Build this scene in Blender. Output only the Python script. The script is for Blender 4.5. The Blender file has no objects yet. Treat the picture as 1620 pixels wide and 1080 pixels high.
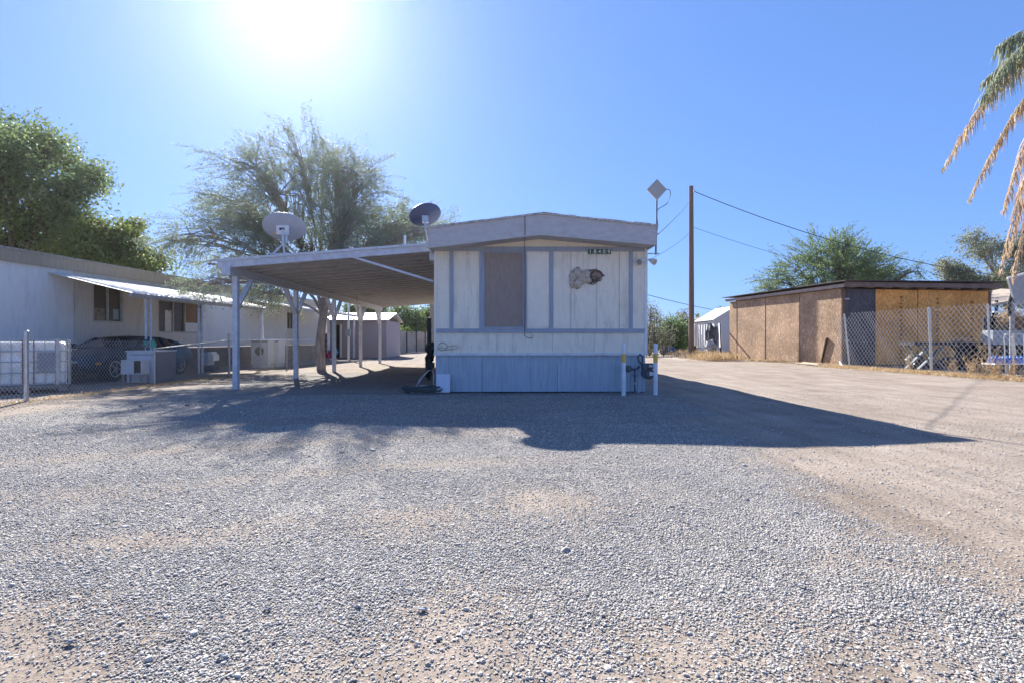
import bpy, math, random
import numpy as np
from mathutils import Vector, Matrix
R = math.radians
random.seed(7); rng = np.random.default_rng(11)
S = bpy.context.scene
COL = S.collection
# ---------------------------------------------------------------- camera, sky, sun, exposure
CAMH = 1.05
cd = bpy.data.cameras.new('camera'); cam = bpy.data.objects.new('camera', cd); COL.objects.link(cam)
cd.lens = 18.0; cd.sensor_width = 36.0; cd.clip_end = 5000; cd.clip_start = .05
cam.location = (0, 0, CAMH); cam.rotation_euler = (R(90 - .14), 0, R(-.71))
S.camera = cam
SUN = Vector((-.60, 1.42, 1.0)).normalized()
SUN_EL = math.asin(SUN.z); SUN_AZ = math.atan2(SUN.x, SUN.y)
W = bpy.data.worlds.new("World"); S.world = W; W.use_nodes = True
wn = W.node_tree.nodes; wl = W.node_tree.links
sky = wn.new('ShaderNodeTexSky'); sky.sky_type = 'NISHITA'; sky.sun_disc = False
sky.sun_elevation = SUN_EL; sky.sun_rotation = SUN_AZ
sky.air_density = 1.0; sky.dust_density = .55; sky.ozone_density = 6; sky.altitude = 400
gam = wn.new('ShaderNodeGamma'); gam.inputs[1].default_value = .5                      # gentle sky contrast, as a wide-latitude exposure records it
tint = wn.new('ShaderNodeVectorMath'); tint.operation = 'MULTIPLY'; tint.inputs[1].default_value = (.455, .67, 1.13)   # white balance of the sky
wl.new(sky.outputs[0], gam.inputs[0]); wl.new(gam.outputs[0], tint.inputs[0]); wl.new(tint.outputs[0], wn['Background'].inputs[0]); wn['Background'].inputs[1].default_value = .094
sl = bpy.data.lights.new('sun', 'SUN'); sl.energy = 3.2; sl.angle = R(.53); sl.color = (1, .95, .87)
so = bpy.data.objects.new('sun', sl); COL.objects.link(so)
so.rotation_euler = SUN.to_track_quat('Z', 'Y').to_euler(); so.location = (-8, 20, 30)
S.view_settings.view_transform = 'Standard'; S.view_settings.look = 'None'
S.view_settings.gamma = 1; S.view_settings.exposure = 2.08
# ---------------------------------------------------------------- helpers
F = 810.0; VX = 800.0; HY = 538.0
def PX(x, Y): return (x - VX) / F * Y
def PZ(y, Y): return CAMH + (HY - y) / F * Y
def P(x, y, Y): return Vector((PX(x, Y), Y, PZ(y, Y)))
ORG = {}
def tag(o, label=None, cat=None, group=None, kind=None):
    if label: o['label'] = label
    if cat: o['category'] = cat
    if group: o['group'] = group
    if kind: o['kind'] = kind
    return o
def thing(name, loc, label, cat, group=None, rz=0, local=False):
    o = bpy.data.objects.new(name, None); COL.objects.link(o); o.location = loc
    o.rotation_euler.z = rz; o.empty_display_size = .2
    ORG[o.name] = Vector((0, 0, 0)) if local else Vector(loc)
    return tag(o, label, cat, group)
def link_mesh(name, v, f, m, parent=None, origin=None, smooth=False):
    v = np.asarray(v, dtype=np.float64).reshape(-1, 3)
    if parent is not None: org = ORG[parent.name]
    elif origin is not None: org = Vector(origin)
    else: org = Vector((v[:, 0].mean(), v[:, 1].mean(), v[:, 2].min()))
    v = v - np.array(org)
    me = bpy.data.meshes.new(name)
    if isinstance(f, np.ndarray):
        k = f.shape[1]; n = f.shape[0]
        me.vertices.add(len(v)); me.vertices.foreach_set('co', v.ravel())
        me.loops.add(n * k); me.loops.foreach_set('vertex_index', f.ravel().astype(np.int32))
        me.polygons.add(n); me.polygons.foreach_set('loop_start', np.arange(0, n * k, k, dtype=np.int32))
        me.update(calc_edges=True)
    else:
        me.from_pydata(v.tolist(), [], f); me.update()
    if smooth: me.polygons.foreach_set('use_smooth', [True] * len(me.polygons))
    me.materials.append(m)
    o = bpy.data.objects.new(name, me); COL.objects.link(o)
    if parent is not None: o.parent = parent; ORG[o.name] = ORG[parent.name]
    else: o.location = org; ORG[o.name] = org
    return o
class MB:
    def __init__(s): s.v = []; s.f = []
    def add(s, v, f):
        n = len(s.v); s.v += [tuple(p) for p in v]; s.f += [tuple(i + n for i in q) for q in f]; return s
    def box(s, x0, x1, y0, y1, z0, z1, M=None, c=.0):
        v = [(x, y, z) for z in (z0, z1) for y in (y0, y1) for x in (x0, x1)]
        if M is not None: v = [M @ Vector(p) for p in v]
        return s.add(v, [(0, 2, 3, 1), (4, 5, 7, 6), (0, 1, 5, 4), (2, 6, 7, 3), (0, 4, 6, 2), (1, 3, 7, 5)])
    def bar(s, a, b, w, h=None, up=(0, 0, 1)):
        a = Vector(a); b = Vector(b); h = h or w; d = (b - a).normalized(); up = Vector(up)
        if abs(d.dot(up)) > .98: up = Vector((0, 1, 0))
        x = d.cross(up).normalized(); z = x.cross(d)
        v = [p + x * sx * w / 2 + z * sz * h / 2 for p in (a, b) for sz in (-1, 1) for sx in (-1, 1)]
        return s.add(v, [(0, 1, 3, 2), (4, 6, 7, 5), (0, 4, 5, 1), (2, 3, 7, 6), (0, 2, 6, 4), (1, 5, 7, 3)])
    def tube(s, pts, r, n=8, cap=True):
        pts = [Vector(p) for p in pts]; rs = r if isinstance(r, (list, tuple)) else [r] * len(pts)
        ref = Vector((.31, .12, .94)); rings = []; base = len(s.v)
        for i, p in enumerate(pts):
            d = (pts[min(i + 1, len(pts) - 1)] - pts[max(i - 1, 0)])
            d = d.normalized() if d.length > 1e-9 else Vector((0, 0, 1))
            rf = ref if abs(d.dot(ref)) < .95 else Vector((1, 0, 0))
            x = d.cross(rf).normalized(); y = d.cross(x)
            for k in range(n):
                a = 2 * math.pi * k / n; s.v.append(tuple(p + (x * math.cos(a) + y * math.sin(a)) * rs[i]))
        for i in range(len(pts) - 1):
            for k in range(n):
                a = base + i * n + k; b = base + i * n + (k + 1) % n; s.f.append((a, b, b + n, a + n))
        if cap:
            s.f.append(tuple(base + k for k in reversed(range(n))))
            s.f.append(tuple(base + (len(pts) - 1) * n + k for k in range(n)))
        return s
    def prism(s, poly, y0, y1):      # polygon in xz, extruded in y
        n = len(poly); v = [(x, y0, z) for x, z in poly] + [(x, y1, z) for x, z in poly]
        f = [tuple(range(n)), tuple(reversed(range(n, 2 * n)))] + [(i, i + n, (i + 1) % n + n, (i + 1) % n) for i in range(n)]
        return s.add(v, f)
    def disc(s, c, axis, r, h, n=20):
        a = Vector(axis).normalized(); return s.tube([Vector(c) - a * h / 2, Vector(c) + a * h / 2], r, n)
    def corr(s, o, d, up, L, H, pitch, amp, th=.012, tri=False):   # corrugated sheet from o along d(L), up(H)
        o = Vector(o); d = Vector(d).normalized(); up = Vector(up).normalized(); nn = d.cross(up).normalized()
        n = max(1, int(L / pitch)); p = L / n; pr = []
        for i in range(n):
            pr += [(i * p, 0), (i * p + p * .38, 0), (i * p + p * .5, amp), (i * p + p * .88, amp)]
        pr.append((L, 0)); b = len(s.v)
        for (a, e) in pr:
            q = o + d * a + nn * e; s.v += [tuple(q), tuple(q + up * H)]
        for i in range(len(pr) - 1): s.f.append((b + 2 * i, b + 2 * i + 2, b + 2 * i + 3, b + 2 * i + 1))
        q = o - nn * th; k = len(s.v)                            # flat back closes the sheet
        s.v += [tuple(q), tuple(q + d * L), tuple(q + d * L + up * H), tuple(q + up * H)]
        s.f += [(k + 3, k + 2, k + 1, k), (b, b + 1, k + 3, k), (b + 2 * len(pr) - 2, k + 1, k + 2, b + 2 * len(pr) - 1)]
        s.f += [tuple([k, k + 1] + [b + 2 * i for i in reversed(range(len(pr)))]), tuple([b + 2 * i + 1 for i in range(len(pr))] + [k + 2, k + 3])]
        return s
    def build(s, name, m, parent=None, origin=None, smooth=False, **t):
        o = link_mesh(name, s.v, s.f, m, parent, origin, smooth)
        if t: tag(o, **t)
        return o
# ---------------------------------------------------------------- materials
MATS = {}
def mat(name, c, rough=.7, metal=0, var=.12, scale=6, bump=0, bscale=60, dirt=None, dscale=2.5, damt=.35, stretch=None, spec=.4, bdist=.02):
    if name in MATS: return MATS[name]
    m = bpy.data.materials.new(name); m.use_nodes = True; nt = m.node_tree; N = nt.nodes; L = nt.links
    b = N['Principled BSDF']; b.inputs['Roughness'].default_value = rough; b.inputs['Metallic'].default_value = metal
    b.inputs['Specular IOR Level'].default_value = spec
    tc = N.new('ShaderNodeTexCoord'); mp = N.new('ShaderNodeMapping'); L.new(tc.outputs['Object'], mp.inputs[0])
    if stretch: mp.inputs['Scale'].default_value = stretch
    n1 = N.new('ShaderNodeTexNoise'); n1.inputs['Scale'].default_value = scale; n1.inputs['Detail'].default_value = 6; L.new(mp.outputs[0], n1.inputs[0])
    r = N.new('ShaderNodeMapRange'); r.inputs[1].default_value = .3; r.inputs[2].default_value = .7
    r.inputs[3].default_value = 1 - var; r.inputs[4].default_value = 1 + var; L.new(n1.outputs[0], r.inputs[0])
    mx = N.new('ShaderNodeVectorMath'); mx.operation = 'SCALE'; mx.inputs[0].default_value = c; L.new(r.outputs[0], mx.inputs['Scale'])
    out = mx.outputs[0]
    if dirt:
        n2 = N.new('ShaderNodeTexNoise'); n2.inputs['Scale'].default_value = dscale; n2.inputs['Detail'].default_value = 8; n2.inputs['Roughness'].default_value = .7
        L.new(mp.outputs[0], n2.inputs[0])
        r2 = N.new('ShaderNodeMapRange'); r2.inputs[1].default_value = .5; r2.inputs[2].default_value = .72; r2.inputs[4].default_value = damt; L.new(n2.outputs[0], r2.inputs[0])
        mm = N.new('ShaderNodeMix'); mm.data_type = 'RGBA'; L.new(r2.outputs[0], mm.inputs[0]); L.new(out, mm.inputs[6]); mm.inputs[7].default_value = (*dirt, 1)
        out = mm.outputs[2]
    L.new(out, b.inputs['Base Color'])
    if bump:
        n3 = N.new('ShaderNodeTexNoise'); n3.inputs['Scale'].default_value = bscale; n3.inputs['Detail'].default_value = 4; L.new(mp.outputs[0], n3.inputs[0])
        bp = N.new('ShaderNodeBump'); bp.inputs['Strength'].default_value = bump; bp.inputs['Distance'].default_value = bdist; L.new(n3.outputs[0], bp.inputs['Height']); L.new(bp.outputs[0], b.inputs['Normal'])
    MATS[name] = m; return m
def leafmat(name, c1, c2, trans=.45):
    if name in MATS: return MATS[name]
    m = bpy.data.materials.new(name); m.use_nodes = True; nt = m.node_tree; N = nt.nodes; L = nt.links
    b = N['Principled BSDF']; b.inputs['Roughness'].default_value = .55; b.inputs['Specular IOR Level'].default_value = .3
    g = N.new('ShaderNodeNewGeometry'); n1 = N.new('ShaderNodeTexNoise'); n1.inputs['Scale'].default_value = .9; n1.inputs['Detail'].default_value = 8; L.new(g.outputs['Position'], n1.inputs[0])
    r = N.new('ShaderNodeMapRange'); r.inputs[1].default_value = .35; r.inputs[2].default_value = .65; L.new(n1.outputs[0], r.inputs[0])
    mix = N.new('ShaderNodeMix'); mix.data_type = 'RGBA'; mix.inputs[6].default_value = (*c1, 1); mix.inputs[7].default_value = (*c2, 1)
    ad = N.new('ShaderNodeMath'); ad.operation = 'MULTIPLY_ADD'; L.new(g.outputs['Random Per Island'], ad.inputs[0]); ad.inputs[1].default_value = .5
    hf = N.new('ShaderNodeMath'); hf.operation = 'MULTIPLY'; L.new(r.outputs[0], hf.inputs[0]); hf.inputs[1].default_value = .5; L.new(hf.outputs[0], ad.inputs[2])
    L.new(ad.outputs[0], mix.inputs[0]); L.new(mix.outputs[2], b.inputs['Base Color'])
    t = N.new('ShaderNodeBsdfTranslucent'); L.new(mix.outputs[2], t.inputs[0]); ms = N.new('ShaderNodeMixShader'); ms.inputs[0].default_value = trans
    L.new(b.outputs[0], ms.inputs[1]); L.new(t.outputs[0], ms.inputs[2]); L.new(ms.outputs[0], N['Material Output'].inputs[0])
    MATS[name] = m; return m
cream = mat('cream_siding', (.86, .79, .65), .6, var=.06, dirt=(.42, .36, .29), dscale=1.6, damt=.55, stretch=(3, 3, .6))
cream2 = mat('cream_plain', (.86, .79, .67), .6, var=.05)
blue = mat('blue_grey_paint', (.34, .38, .45), .55, var=.12, dirt=(.30, .32, .36), dscale=6, damt=.4, stretch=(2, 2, .5))
bluesk = mat('blue_skirting', (.42, .50, .58), .5, var=.14, dirt=(.2, .24, .28), dscale=3, damt=.5, stretch=(4, 4, .35))
fasc = mat('grey_fascia', (.50, .48, .48), .55, var=.10, dirt=(.42, .42, .43), dscale=4, damt=.45, stretch=(1, 1, 2))
lip = mat('flaking_roof_coating', (.5, .48, .46), .7, var=.3, scale=14, dirt=(.10, .08, .07), dscale=9, damt=.9, bump=.4)
white = mat('white_paint', (.78, .78, .77), .5, var=.05, dirt=(.5, .45, .38), dscale=4, damt=.3)
wood_w = mat('weathered_painted_wood', (.58, .60, .66), .65, var=.12, scale=9, dirt=(.33, .30, .28), dscale=6, damt=.35, bump=.15, bscale=40, stretch=(1, 1, 1))
pan = mat('carport_roof_pan', (.40, .385, .39), .55, var=.10, dirt=(.2, .17, .15), dscale=4, damt=.5)
galv = mat('galvanised_steel', (.50, .51, .52), .38, .75, var=.15, scale=18)
wire = mat('fence_wire', (.56, .56, .55), .5, .35, var=.1)
black = mat('black_plastic', (.02, .02, .022), .5, var=.2)
rubber = mat('tyre_rubber', (.025, .025, .026), .85, var=.3)
rust = mat('rusty_steel', (.28, .13, .07), .8, .2, var=.3, scale=20, bump=.2)
brownb = mat('brown_window_board', (.33, .26, .22), .75, var=.1, stretch=(5, 5, 1))
foam = mat('dried_foam', (.62, .53, .42), .85, var=.2, scale=20, bump=.8, bscale=40, bdist=.04)
glass = mat('dark_glass', (.045, .05, .055), .08, var=.2, spec=.9)
bark = mat('mesquite_bark', (.10, .078, .06), .9, var=.35, scale=8, bump=.8, bscale=25, stretch=(1, 1, .3), bdist=.03)
yellow = mat('yellow_band', (.72, .47, .10), .5, var=.08)
# ---------------------------------------------------------------- noise in numpy
def vnoise(x, y, seed=0):
    xi = np.floor(x).astype(np.int64); yi = np.floor(y).astype(np.int64); xf = x - xi; yf = y - yi
    def h(a, b):
        n = (a * 374761393 + b * 668265263 + seed * 982451653) & 0xffffffff
        n = ((n ^ (n >> 13)) * 1274126177) & 0xffffffff
        return ((n ^ (n >> 16)) & 0xffff) / 65535.0
    u = xf * xf * (3 - 2 * xf); v = yf * yf * (3 - 2 * yf)
    return (h(xi, yi) * (1 - u) + h(xi + 1, yi) * u) * (1 - v) + (h(xi, yi + 1) * (1 - u) + h(xi + 1, yi + 1) * u) * v
def fbm(x, y, seed=0, o=4):
    s = 0; a = .5; t = 0
    for k in range(o): s = s + a * vnoise(x * 2 ** k, y * 2 ** k, seed + k); t += a; a *= .5
    return s / t
def sst(a, b, x): t = np.clip((x - a) / (b - a), 0, 1); return t * t * (3 - 2 * t)
def gmask(x, y):
    n = fbm(x * .9, y * .9, 3) - .5; n2 = fbm(x * 4, y * 4, 9) - .5
    xr = np.minimum(1.95 + .16 * (y - 2.0), 3.3) + n * 1.3 + n2 * .5
    g = sst(.45, -.45, x - xr)
    g = g * sst(-.5, .6, x - (-7.0 - .08 * (y - 8)) + n * 2.2)
    g = g * sst(1.35, 2.15, y + n * 1.6 + n2 * .5 + x * .12)
    g = g * (1 - .85 * sst(14.5, 17.5, y + n * 3))
    # worn wheel tracks sweeping in from the left, and bare spots
    u = y - (3.9 + .33 * (x + 2) - .02 * (x + 2) ** 2)
    for off, wd, am in ((0, .22, .5), (1.5, .28, .45), (-1.25, .16, .35), (3.2, .3, .35)):
        g = g * (1 - am * np.exp(-((u - off + n * .5) / wd) ** 2) * sst(2.2, -.5, x) * (.4 + 1.2 * fbm(x * 2, y * 2, 21)))
    for cx, cy, rx, ry, am in ((.25, 3.3, .35, .45, .8), (-.55, 2.95, .3, .3, .5), (-.75, 6.6, .5, .35, .5), (1.7, 2.4, .35, .18, .5), (-1.9, 2.7, .5, .12, .6)):
        g = g * (1 - am * np.exp(-((x - cx) / rx) ** 2 - ((y - cy) / ry) ** 2 + n2))
    return np.clip(g, 0, 1)
def ghgt(x, y):
    near = sst(40, 15, np.abs(y)) * sst(30, 12, np.abs(x))
    return ((fbm(x * .35, y * .35, 40) - .5) * .07 + (fbm(x * 1.7, y * 1.7, 50) - .5) * .035) * near * sst(0, 1, np.abs(x)*0+1) 
def axis(lo, hi, st, far, k=1.25):
    a = list(np.arange(lo, hi, st)); s = st; p = a[-1]
    while p < far: s *= k; p += s; a.append(p)
    s = st; p = a[0]; pre = []
    while p > -far: s *= k; p -= s; pre.append(p)
    return np.array(pre[::-1] + a)
gx = axis(-16, 18, .10, 600); gy = axis(.2, 26, .10, 600)
X, Y = np.meshgrid(gx, gy); nx = len(gx); ny = len(gy)
Zg = ghgt(X, Y) - .012
gv = np.stack([X.ravel(), Y.ravel(), Zg.ravel()], 1)
i, j = np.meshgrid(np.arange(nx - 1), np.arange(ny - 1)); a = (j * nx + i).ravel()
gf = np.stack([a, a + 1, a + nx + 1, a + nx], 1)
def ground_mat():
    m = bpy.data.materials.new('dirt_and_gravel'); m.use_nodes = True; N = m.node_tree.nodes; L = m.node_tree.links
    b = N['Principled BSDF']; b.inputs['Roughness'].default_value = .95; b.inputs['Specular IOR Level'].default_value = .15
    tc = N.new('ShaderNodeTexCoord'); at = N.new('ShaderNodeAttribute'); at.attribute_name = 'gravel_cover'
    def noise(sc, d=6, ro=.6):
        n = N.new('ShaderNodeTexNoise'); n.inputs['Scale'].default_value = sc; n.inputs['Detail'].default_value = d; n.inputs['Roughness'].default_value = ro
        L.new(tc.outputs['Object'], n.inputs[0]); return n.outputs[0]
    def ramp(src, pts):
        r = N.new('ShaderNodeValToRGB'); L.new(src, r.inputs[0]); e = r.color_ramp.elements
        e[0].position = pts[0][0]; e[0].color = (*pts[0][1], 1); e[1].position = pts[1][0]; e[1].color = (*pts[1][1], 1)
        for p, c in pts[2:]: k = e.new(p); k.color = (*c, 1)
        return r.outputs[0]
    def mixc(f, a_, b_, mode='MIX'):
        x = N.new('ShaderNodeMix'); x.data_type = 'RGBA'; x.blend_type = mode
        if isinstance(f, float): x.inputs[0].default_value = f
        else: L.new(f, x.inputs[0])
        L.new(a_, x.inputs[6]); L.new(b_, x.inputs[7]); return x.outputs[2]
    dirt = ramp(noise(1.1, 9, .65), [(.3, (.25, .205, .165)), (.7, (.365, .31, .26))])
    fine = ramp(noise(55, 4, .7), [(.3, (.58, .58, .60)), (.7, (1.28, 1.27, 1.25))]); dirt = mixc(1.0, dirt, fine, 'MULTIPLY')
    patch = ramp(noise(.45, 8, .7), [(.35, (.88, .86, .84)), (.65, (1.08, 1.08, 1.08))]); dirt = mixc(1.0, dirt, patch, 'MULTIPLY')
    rm = N.new('ShaderNodeMapping'); rm.inputs['Rotation'].default_value = (0, 0, R(12)); rm.inputs['Scale'].default_value = (2.6, .16, 1); L.new(tc.outputs['Object'], rm.inputs[0])
    rn = N.new('ShaderNodeTexNoise'); rn.inputs['Scale'].default_value = 1.6; rn.inputs['Detail'].default_value = 7; rn.inputs['Roughness'].default_value = .6; L.new(rm.outputs[0], rn.inputs[0])
    ruts = ramp(rn.outputs[0], [(.38, (.86, .84, .82)), (.56, (1.05, 1.05, 1.05))]); dirt = mixc(1.0, dirt, ruts, 'MULTIPLY')
    def vor(sc):
        v = N.new('ShaderNodeTexVoronoi'); v.inputs['Scale'].default_value = sc; L.new(tc.outputs['Object'], v.inputs[0]); return v
    v1 = vor(95); v2 = vor(33)
    sep = N.new('ShaderNodeSeparateColor'); L.new(v1.outputs['Color'], sep.inputs[0])
    grav = ramp(sep.outputs[0], [(.0, (.20, .19, .18)), (1, (.62, .58, .53)), (.35, (.35, .33, .31)), (.75, (.46, .435, .40))])
    edge = ramp(v1.outputs['Distance'], [(.25, (1.12, 1.12, 1.12)), (.75, (.42, .42, .44))]); grav = mixc(1.0, grav, edge, 'MULTIPLY')
    gp = ramp(noise(.8, 9, .7), [(.3, (.78, .78, .80)), (.7, (1.12, 1.11, 1.09))]); grav = mixc(1.0, grav, gp, 'MULTIPLY')
    # scattered stones on dirt: cells chosen at random
    sep2 = N.new('ShaderNodeSeparateColor'); L.new(v2.outputs['Color'], sep2.inputs[0])
    th = N.new('ShaderNodeMath'); th.operation = 'GREATER_THAN'; L.new(sep.outputs[1], th.inputs[0])
    nn = noise(14, 5, .6); sub = N.new('ShaderNodeMath'); sub.operation = 'MULTIPLY_ADD'; L.new(nn, sub.inputs[0]); sub.inputs[1].default_value = 1.1; sub.inputs[2].default_value = .42
    inv = N.new('ShaderNodeMath'); inv.operation = 'SUBTRACT'; L.new(sub.outputs[0], inv.inputs[0]); L.new(at.outputs['Fac'], inv.inputs[1])
    L.new(inv.outputs[0], th.inputs[1])
    col = mixc(th.outputs[0], dirt, grav); L.new(col, b.inputs['Base Color'])
    hb = N.new('ShaderNodeMath'); hb.operation = 'SUBTRACT'; hb.inputs[0].default_value = 1; L.new(v1.outputs['Distance'], hb.inputs[1])
    hm = N.new('ShaderNodeMath'); hm.operation = 'MULTIPLY'; L.new(hb.outputs[0], hm.inputs[0]); L.new(th.outputs[0], hm.inputs[1])
    hn = N.new('ShaderNodeMath'); hn.operation = 'MULTIPLY_ADD'; L.new(noise(30, 5, .7), hn.inputs[0]); hn.inputs[1].default_value = .6; L.new(hm.outputs[0], hn.inputs[2])
    bp = N.new('ShaderNodeBump'); bp.inputs['Strength'].default_value = .9; bp.inputs['Distance'].default_value = .014
    L.new(hn.outputs[0], bp.inputs['Height']); L.new(bp.outputs[0], b.inputs['Normal'])
    return m
g = link_mesh('ground', gv, gf, ground_mat(), origin=(0, 0, 0), smooth=True); tag(g, kind='structure')
att = g.data.attributes.new('gravel_cover', 'FLOAT', 'POINT'); att.data.foreach_set('value', gmask(X, Y).ravel().astype(np.float32))
# loose stones: one object of instanced pebbles
def pebbles():
    pts = []; 
    for (y0, y1, dens) in ((1.15, 2.6, 17000), (2.6, 4.2, 8500), (4.2, 6.5, 4000), (6.5, 10, 1100)):
        wmax = y1 * 1.12 + .4; n = int(2 * wmax * (y1 - y0) * dens)
        x = rng.uniform(-wmax, wmax, n); y = rng.uniform(y0, y1, n)
        ok = np.abs(x) < y * 1.08 + .3; x = x[ok]; y = y[ok]
        p = .13 + .87 * gmask(x, y) * sst(.3, .5, fbm(x * 3, y * 3, 70) + .12)
        ok = rng.random(len(x)) < p; x = x[ok]; y = y[ok]
        pts.append(np.stack([x, y, ghgt(x, y) - .012 + .002], 1))
    p = np.concatenate(pts); n = len(p)
    me = bpy.data.meshes.new('gravel'); me.vertices.add(n); me.vertices.foreach_set('co', p.ravel())
    o = bpy.data.objects.new('gravel', me); COL.objects.link(o); tag(o, 'loose grey crushed gravel spread over the yard in front of the mobile home', 'gravel', kind='stuff')
    sc = .0025 * np.exp(rng.normal(0, .42, n)) * (1 + .35 * sst(3, 7, p[:, 1])); big = rng.random(n) < .0012; sc[big] *= 2.2
    s3 = np.stack([sc * rng.uniform(.8, 1.7, n), sc * rng.uniform(.8, 1.5, n), sc * rng.uniform(.5, .95, n)], 1)
    r3 = rng.uniform(-.5, .5, (n, 3)); r3[:, 2] = rng.uniform(0, 6.28, n)
    for nm, arr in (('st_scale', s3), ('st_rot', r3)):
        a_ = me.attributes.new(nm, 'FLOAT_VECTOR', 'POINT'); a_.data.foreach_set('vector', arr.astype(np.float32).ravel())
    m = bpy.data.materials.new('grey_stone'); m.use_nodes = True; N = m.node_tree.nodes; L = m.node_tree.links
    oi = N.new('ShaderNodeObjectInfo'); rp = N.new('ShaderNodeValToRGB'); L.new(oi.outputs['Random'], rp.inputs[0]); e = rp.color_ramp.elements
    e[0].color = (.20, .19, .175, 1); e[1].color = (.58, .545, .49, 1)
    for q, c in ((.25, (.35, .33, .305, 1)), (.6, (.46, .435, .40, 1)), (.85, (.55, .50, .44, 1))): k = e.new(q); k.color = c
    L.new(rp.outputs[0], N['Principled BSDF'].inputs['Base Color']); N['Principled BSDF'].inputs['Roughness'].default_value = .75
    ng = bpy.data.node_groups.new('scatter', 'GeometryNodeTree'); ng.interface.new_socket('Geometry', in_out='INPUT', socket_type='NodeSocketGeometry'); ng.interface.new_socket('Geometry', in_out='OUTPUT', socket_type='NodeSocketGeometry')
    gn = ng.nodes; gl = ng.links; gi = gn.new('NodeGroupInput'); go = gn.new('NodeGroupOutput')
    ico = gn.new('GeometryNodeMeshIcoSphere'); ico.inputs['Subdivisions'].default_value = 1; ico.inputs['Radius'].default_value = 1
    sm = gn.new('GeometryNodeSetMaterial'); sm.inputs['Material'].default_value = m; gl.new(ico.outputs[0], sm.inputs[0])
    ip = gn.new('GeometryNodeInstanceOnPoints'); gl.new(gi.outputs[0], ip.inputs['Points']); gl.new(sm.outputs[0], ip.inputs['Instance'])
    for nm, sk in (('st_scale', 'Scale'), ('st_rot', 'Rotation')):
        na = gn.new('GeometryNodeInputNamedAttribute'); na.data_type = 'FLOAT_VECTOR'; na.inputs['Name'].default_value = nm; gl.new(na.outputs['Attribute'], ip.inputs[sk])
    gl.new(ip.outputs[0], go.inputs[0]); md = o.modifiers.new('scatter', 'NODES'); md.node_group = ng; me.materials.append(m)
    print('pebbles', n)
pebbles()
# ================================================================ mobile home (its gable end faces the camera)
HY0 = 10.5; XL, XR = -1.45, 2.90; YB = 24.6
H = thing('mobile_home', ((XL + XR) / 2, HY0, 0), 'cream and blue-grey single-wide mobile home, its gable end facing the yard', 'mobile home')
def hx(p): return PX(p, HY0)
def hz(p): return PZ(p, HY0)
ZS = hz(560)                                              # top of the skirting
EV = 3.22; AP = 3.50; XA = .72
MB().corr((XL, HY0, ZS), (1, 0, 0), (0, 0, 1), XR - XL, 2.98 - ZS, .30, .004, .05).build('front_wall', cream, H)
MB().prism([(XL + .01, 2.98), (XR - .01, 2.98), (XR - .01, 3.10), (XA, 3.34), (XL + .01, 3.10)], HY0, HY0 + .05).build('gable_panel', cream2, H)
for sx, xx in ((-1, XL), (1, XR)):
    m = MB(); 
    if sx < 0: m.corr((xx + .004, YB, ZS), (0, -1, 0), (0, 0, 1), YB - HY0 - .06, 3.05 - ZS, .3, .008, .05)
    else: m.corr((xx - .004, HY0 + .06, ZS), (0, 1, 0), (0, 0, 1), YB - HY0 - .06, 3.05 - ZS, .3, .008, .05)
    m.build('side_wall', cream, H)
    s = MB()
    if sx < 0: s.corr((xx + .02, YB, 0), (0, -1, 0), (0, 0, 1), YB - HY0 - .05, ZS - .03, .09, .012, .01)
    else: s.corr((xx - .02, HY0 + .05, 0), (0, 1, 0), (0, 0, 1), YB - HY0 - .05, ZS - .03, .09, .012, .01)
    s.build('side_skirting', bluesk, H)
MB().box(XL, XR, YB, YB + .05, 0, 3.1).build('rear_wall', cream2, H)
# corner trim
MB().box(XL - .012, XL + .035, HY0 - .018, HY0 + .03, ZS, 3.0).build('corner_trim', cream2, H)
MB().box(XR - .045, XR + .014, HY0 - .018, HY0 + .04, ZS, 3.0).build('corner_trim', white, H)
# skirting in panels, ledge
x = XL + .02
for wd in (.95, 1.55, 1.5, .31):
    MB().corr((x, HY0 + .015, .0), (1, 0, 0), (0, 0, 1), wd - .006, ZS - .02, .062, .010, .008).build('skirting_panel', bluesk, H); x += wd
MB().box(XL - .02, XR + .02, HY0 - .035, HY0 + .03, ZS - .02, ZS + .035).build('ledge', mat('pale_ledge', (.70, .71, .73), .55, dirt=(.3, .3, .3)), H)
# blue trim boards
def trim(x0, x1, z0, z1, t=.028): MB().box(x0, x1, HY0 - t, HY0 + .002, z0, z1).build('trim_board', blue, H)
trim(XL + .036, XR - .046, hz(526.5), hz(520), .034)
trim(XL + .036, XR - .046, hz(398), hz(391), .034)
for p in (714.5, 761.5, 872.3, 998.5): trim(hx(p - 2.9), hx(p + 2.9), hz(519.8), hz(398.2), .026)
# covered window
wf = MB(); 
for q in (hx(765.5), hx(828)): wf.box(q - .015, q + .015, HY0 - .03, HY0, hz(519.5), hz(398.5))
wf.box(hx(765.5), hx(828), HY0 - .028, HY0, hz(519.5), hz(517)); wf.box(hx(765.5), hx(828), HY0 - .028, HY0, hz(400.5), hz(398.5))
w = wf.build('window', blue, H)
MB().box(hx(767), hx(827), HY0 - .012, HY0 - .004, hz(517), hz(400.5)).build('window_board', brownb, w)
MB().box(hx(834), hx(868), HY0 - .014, HY0 - .004, hz(517), hz(400.5)).build('window_shade', cream2, H)
MB().box(hx(829), hx(832.5), HY0 - .05, HY0 - .028, hz(519.6), hz(398.6)).build('trim_board', blue, H)
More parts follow.
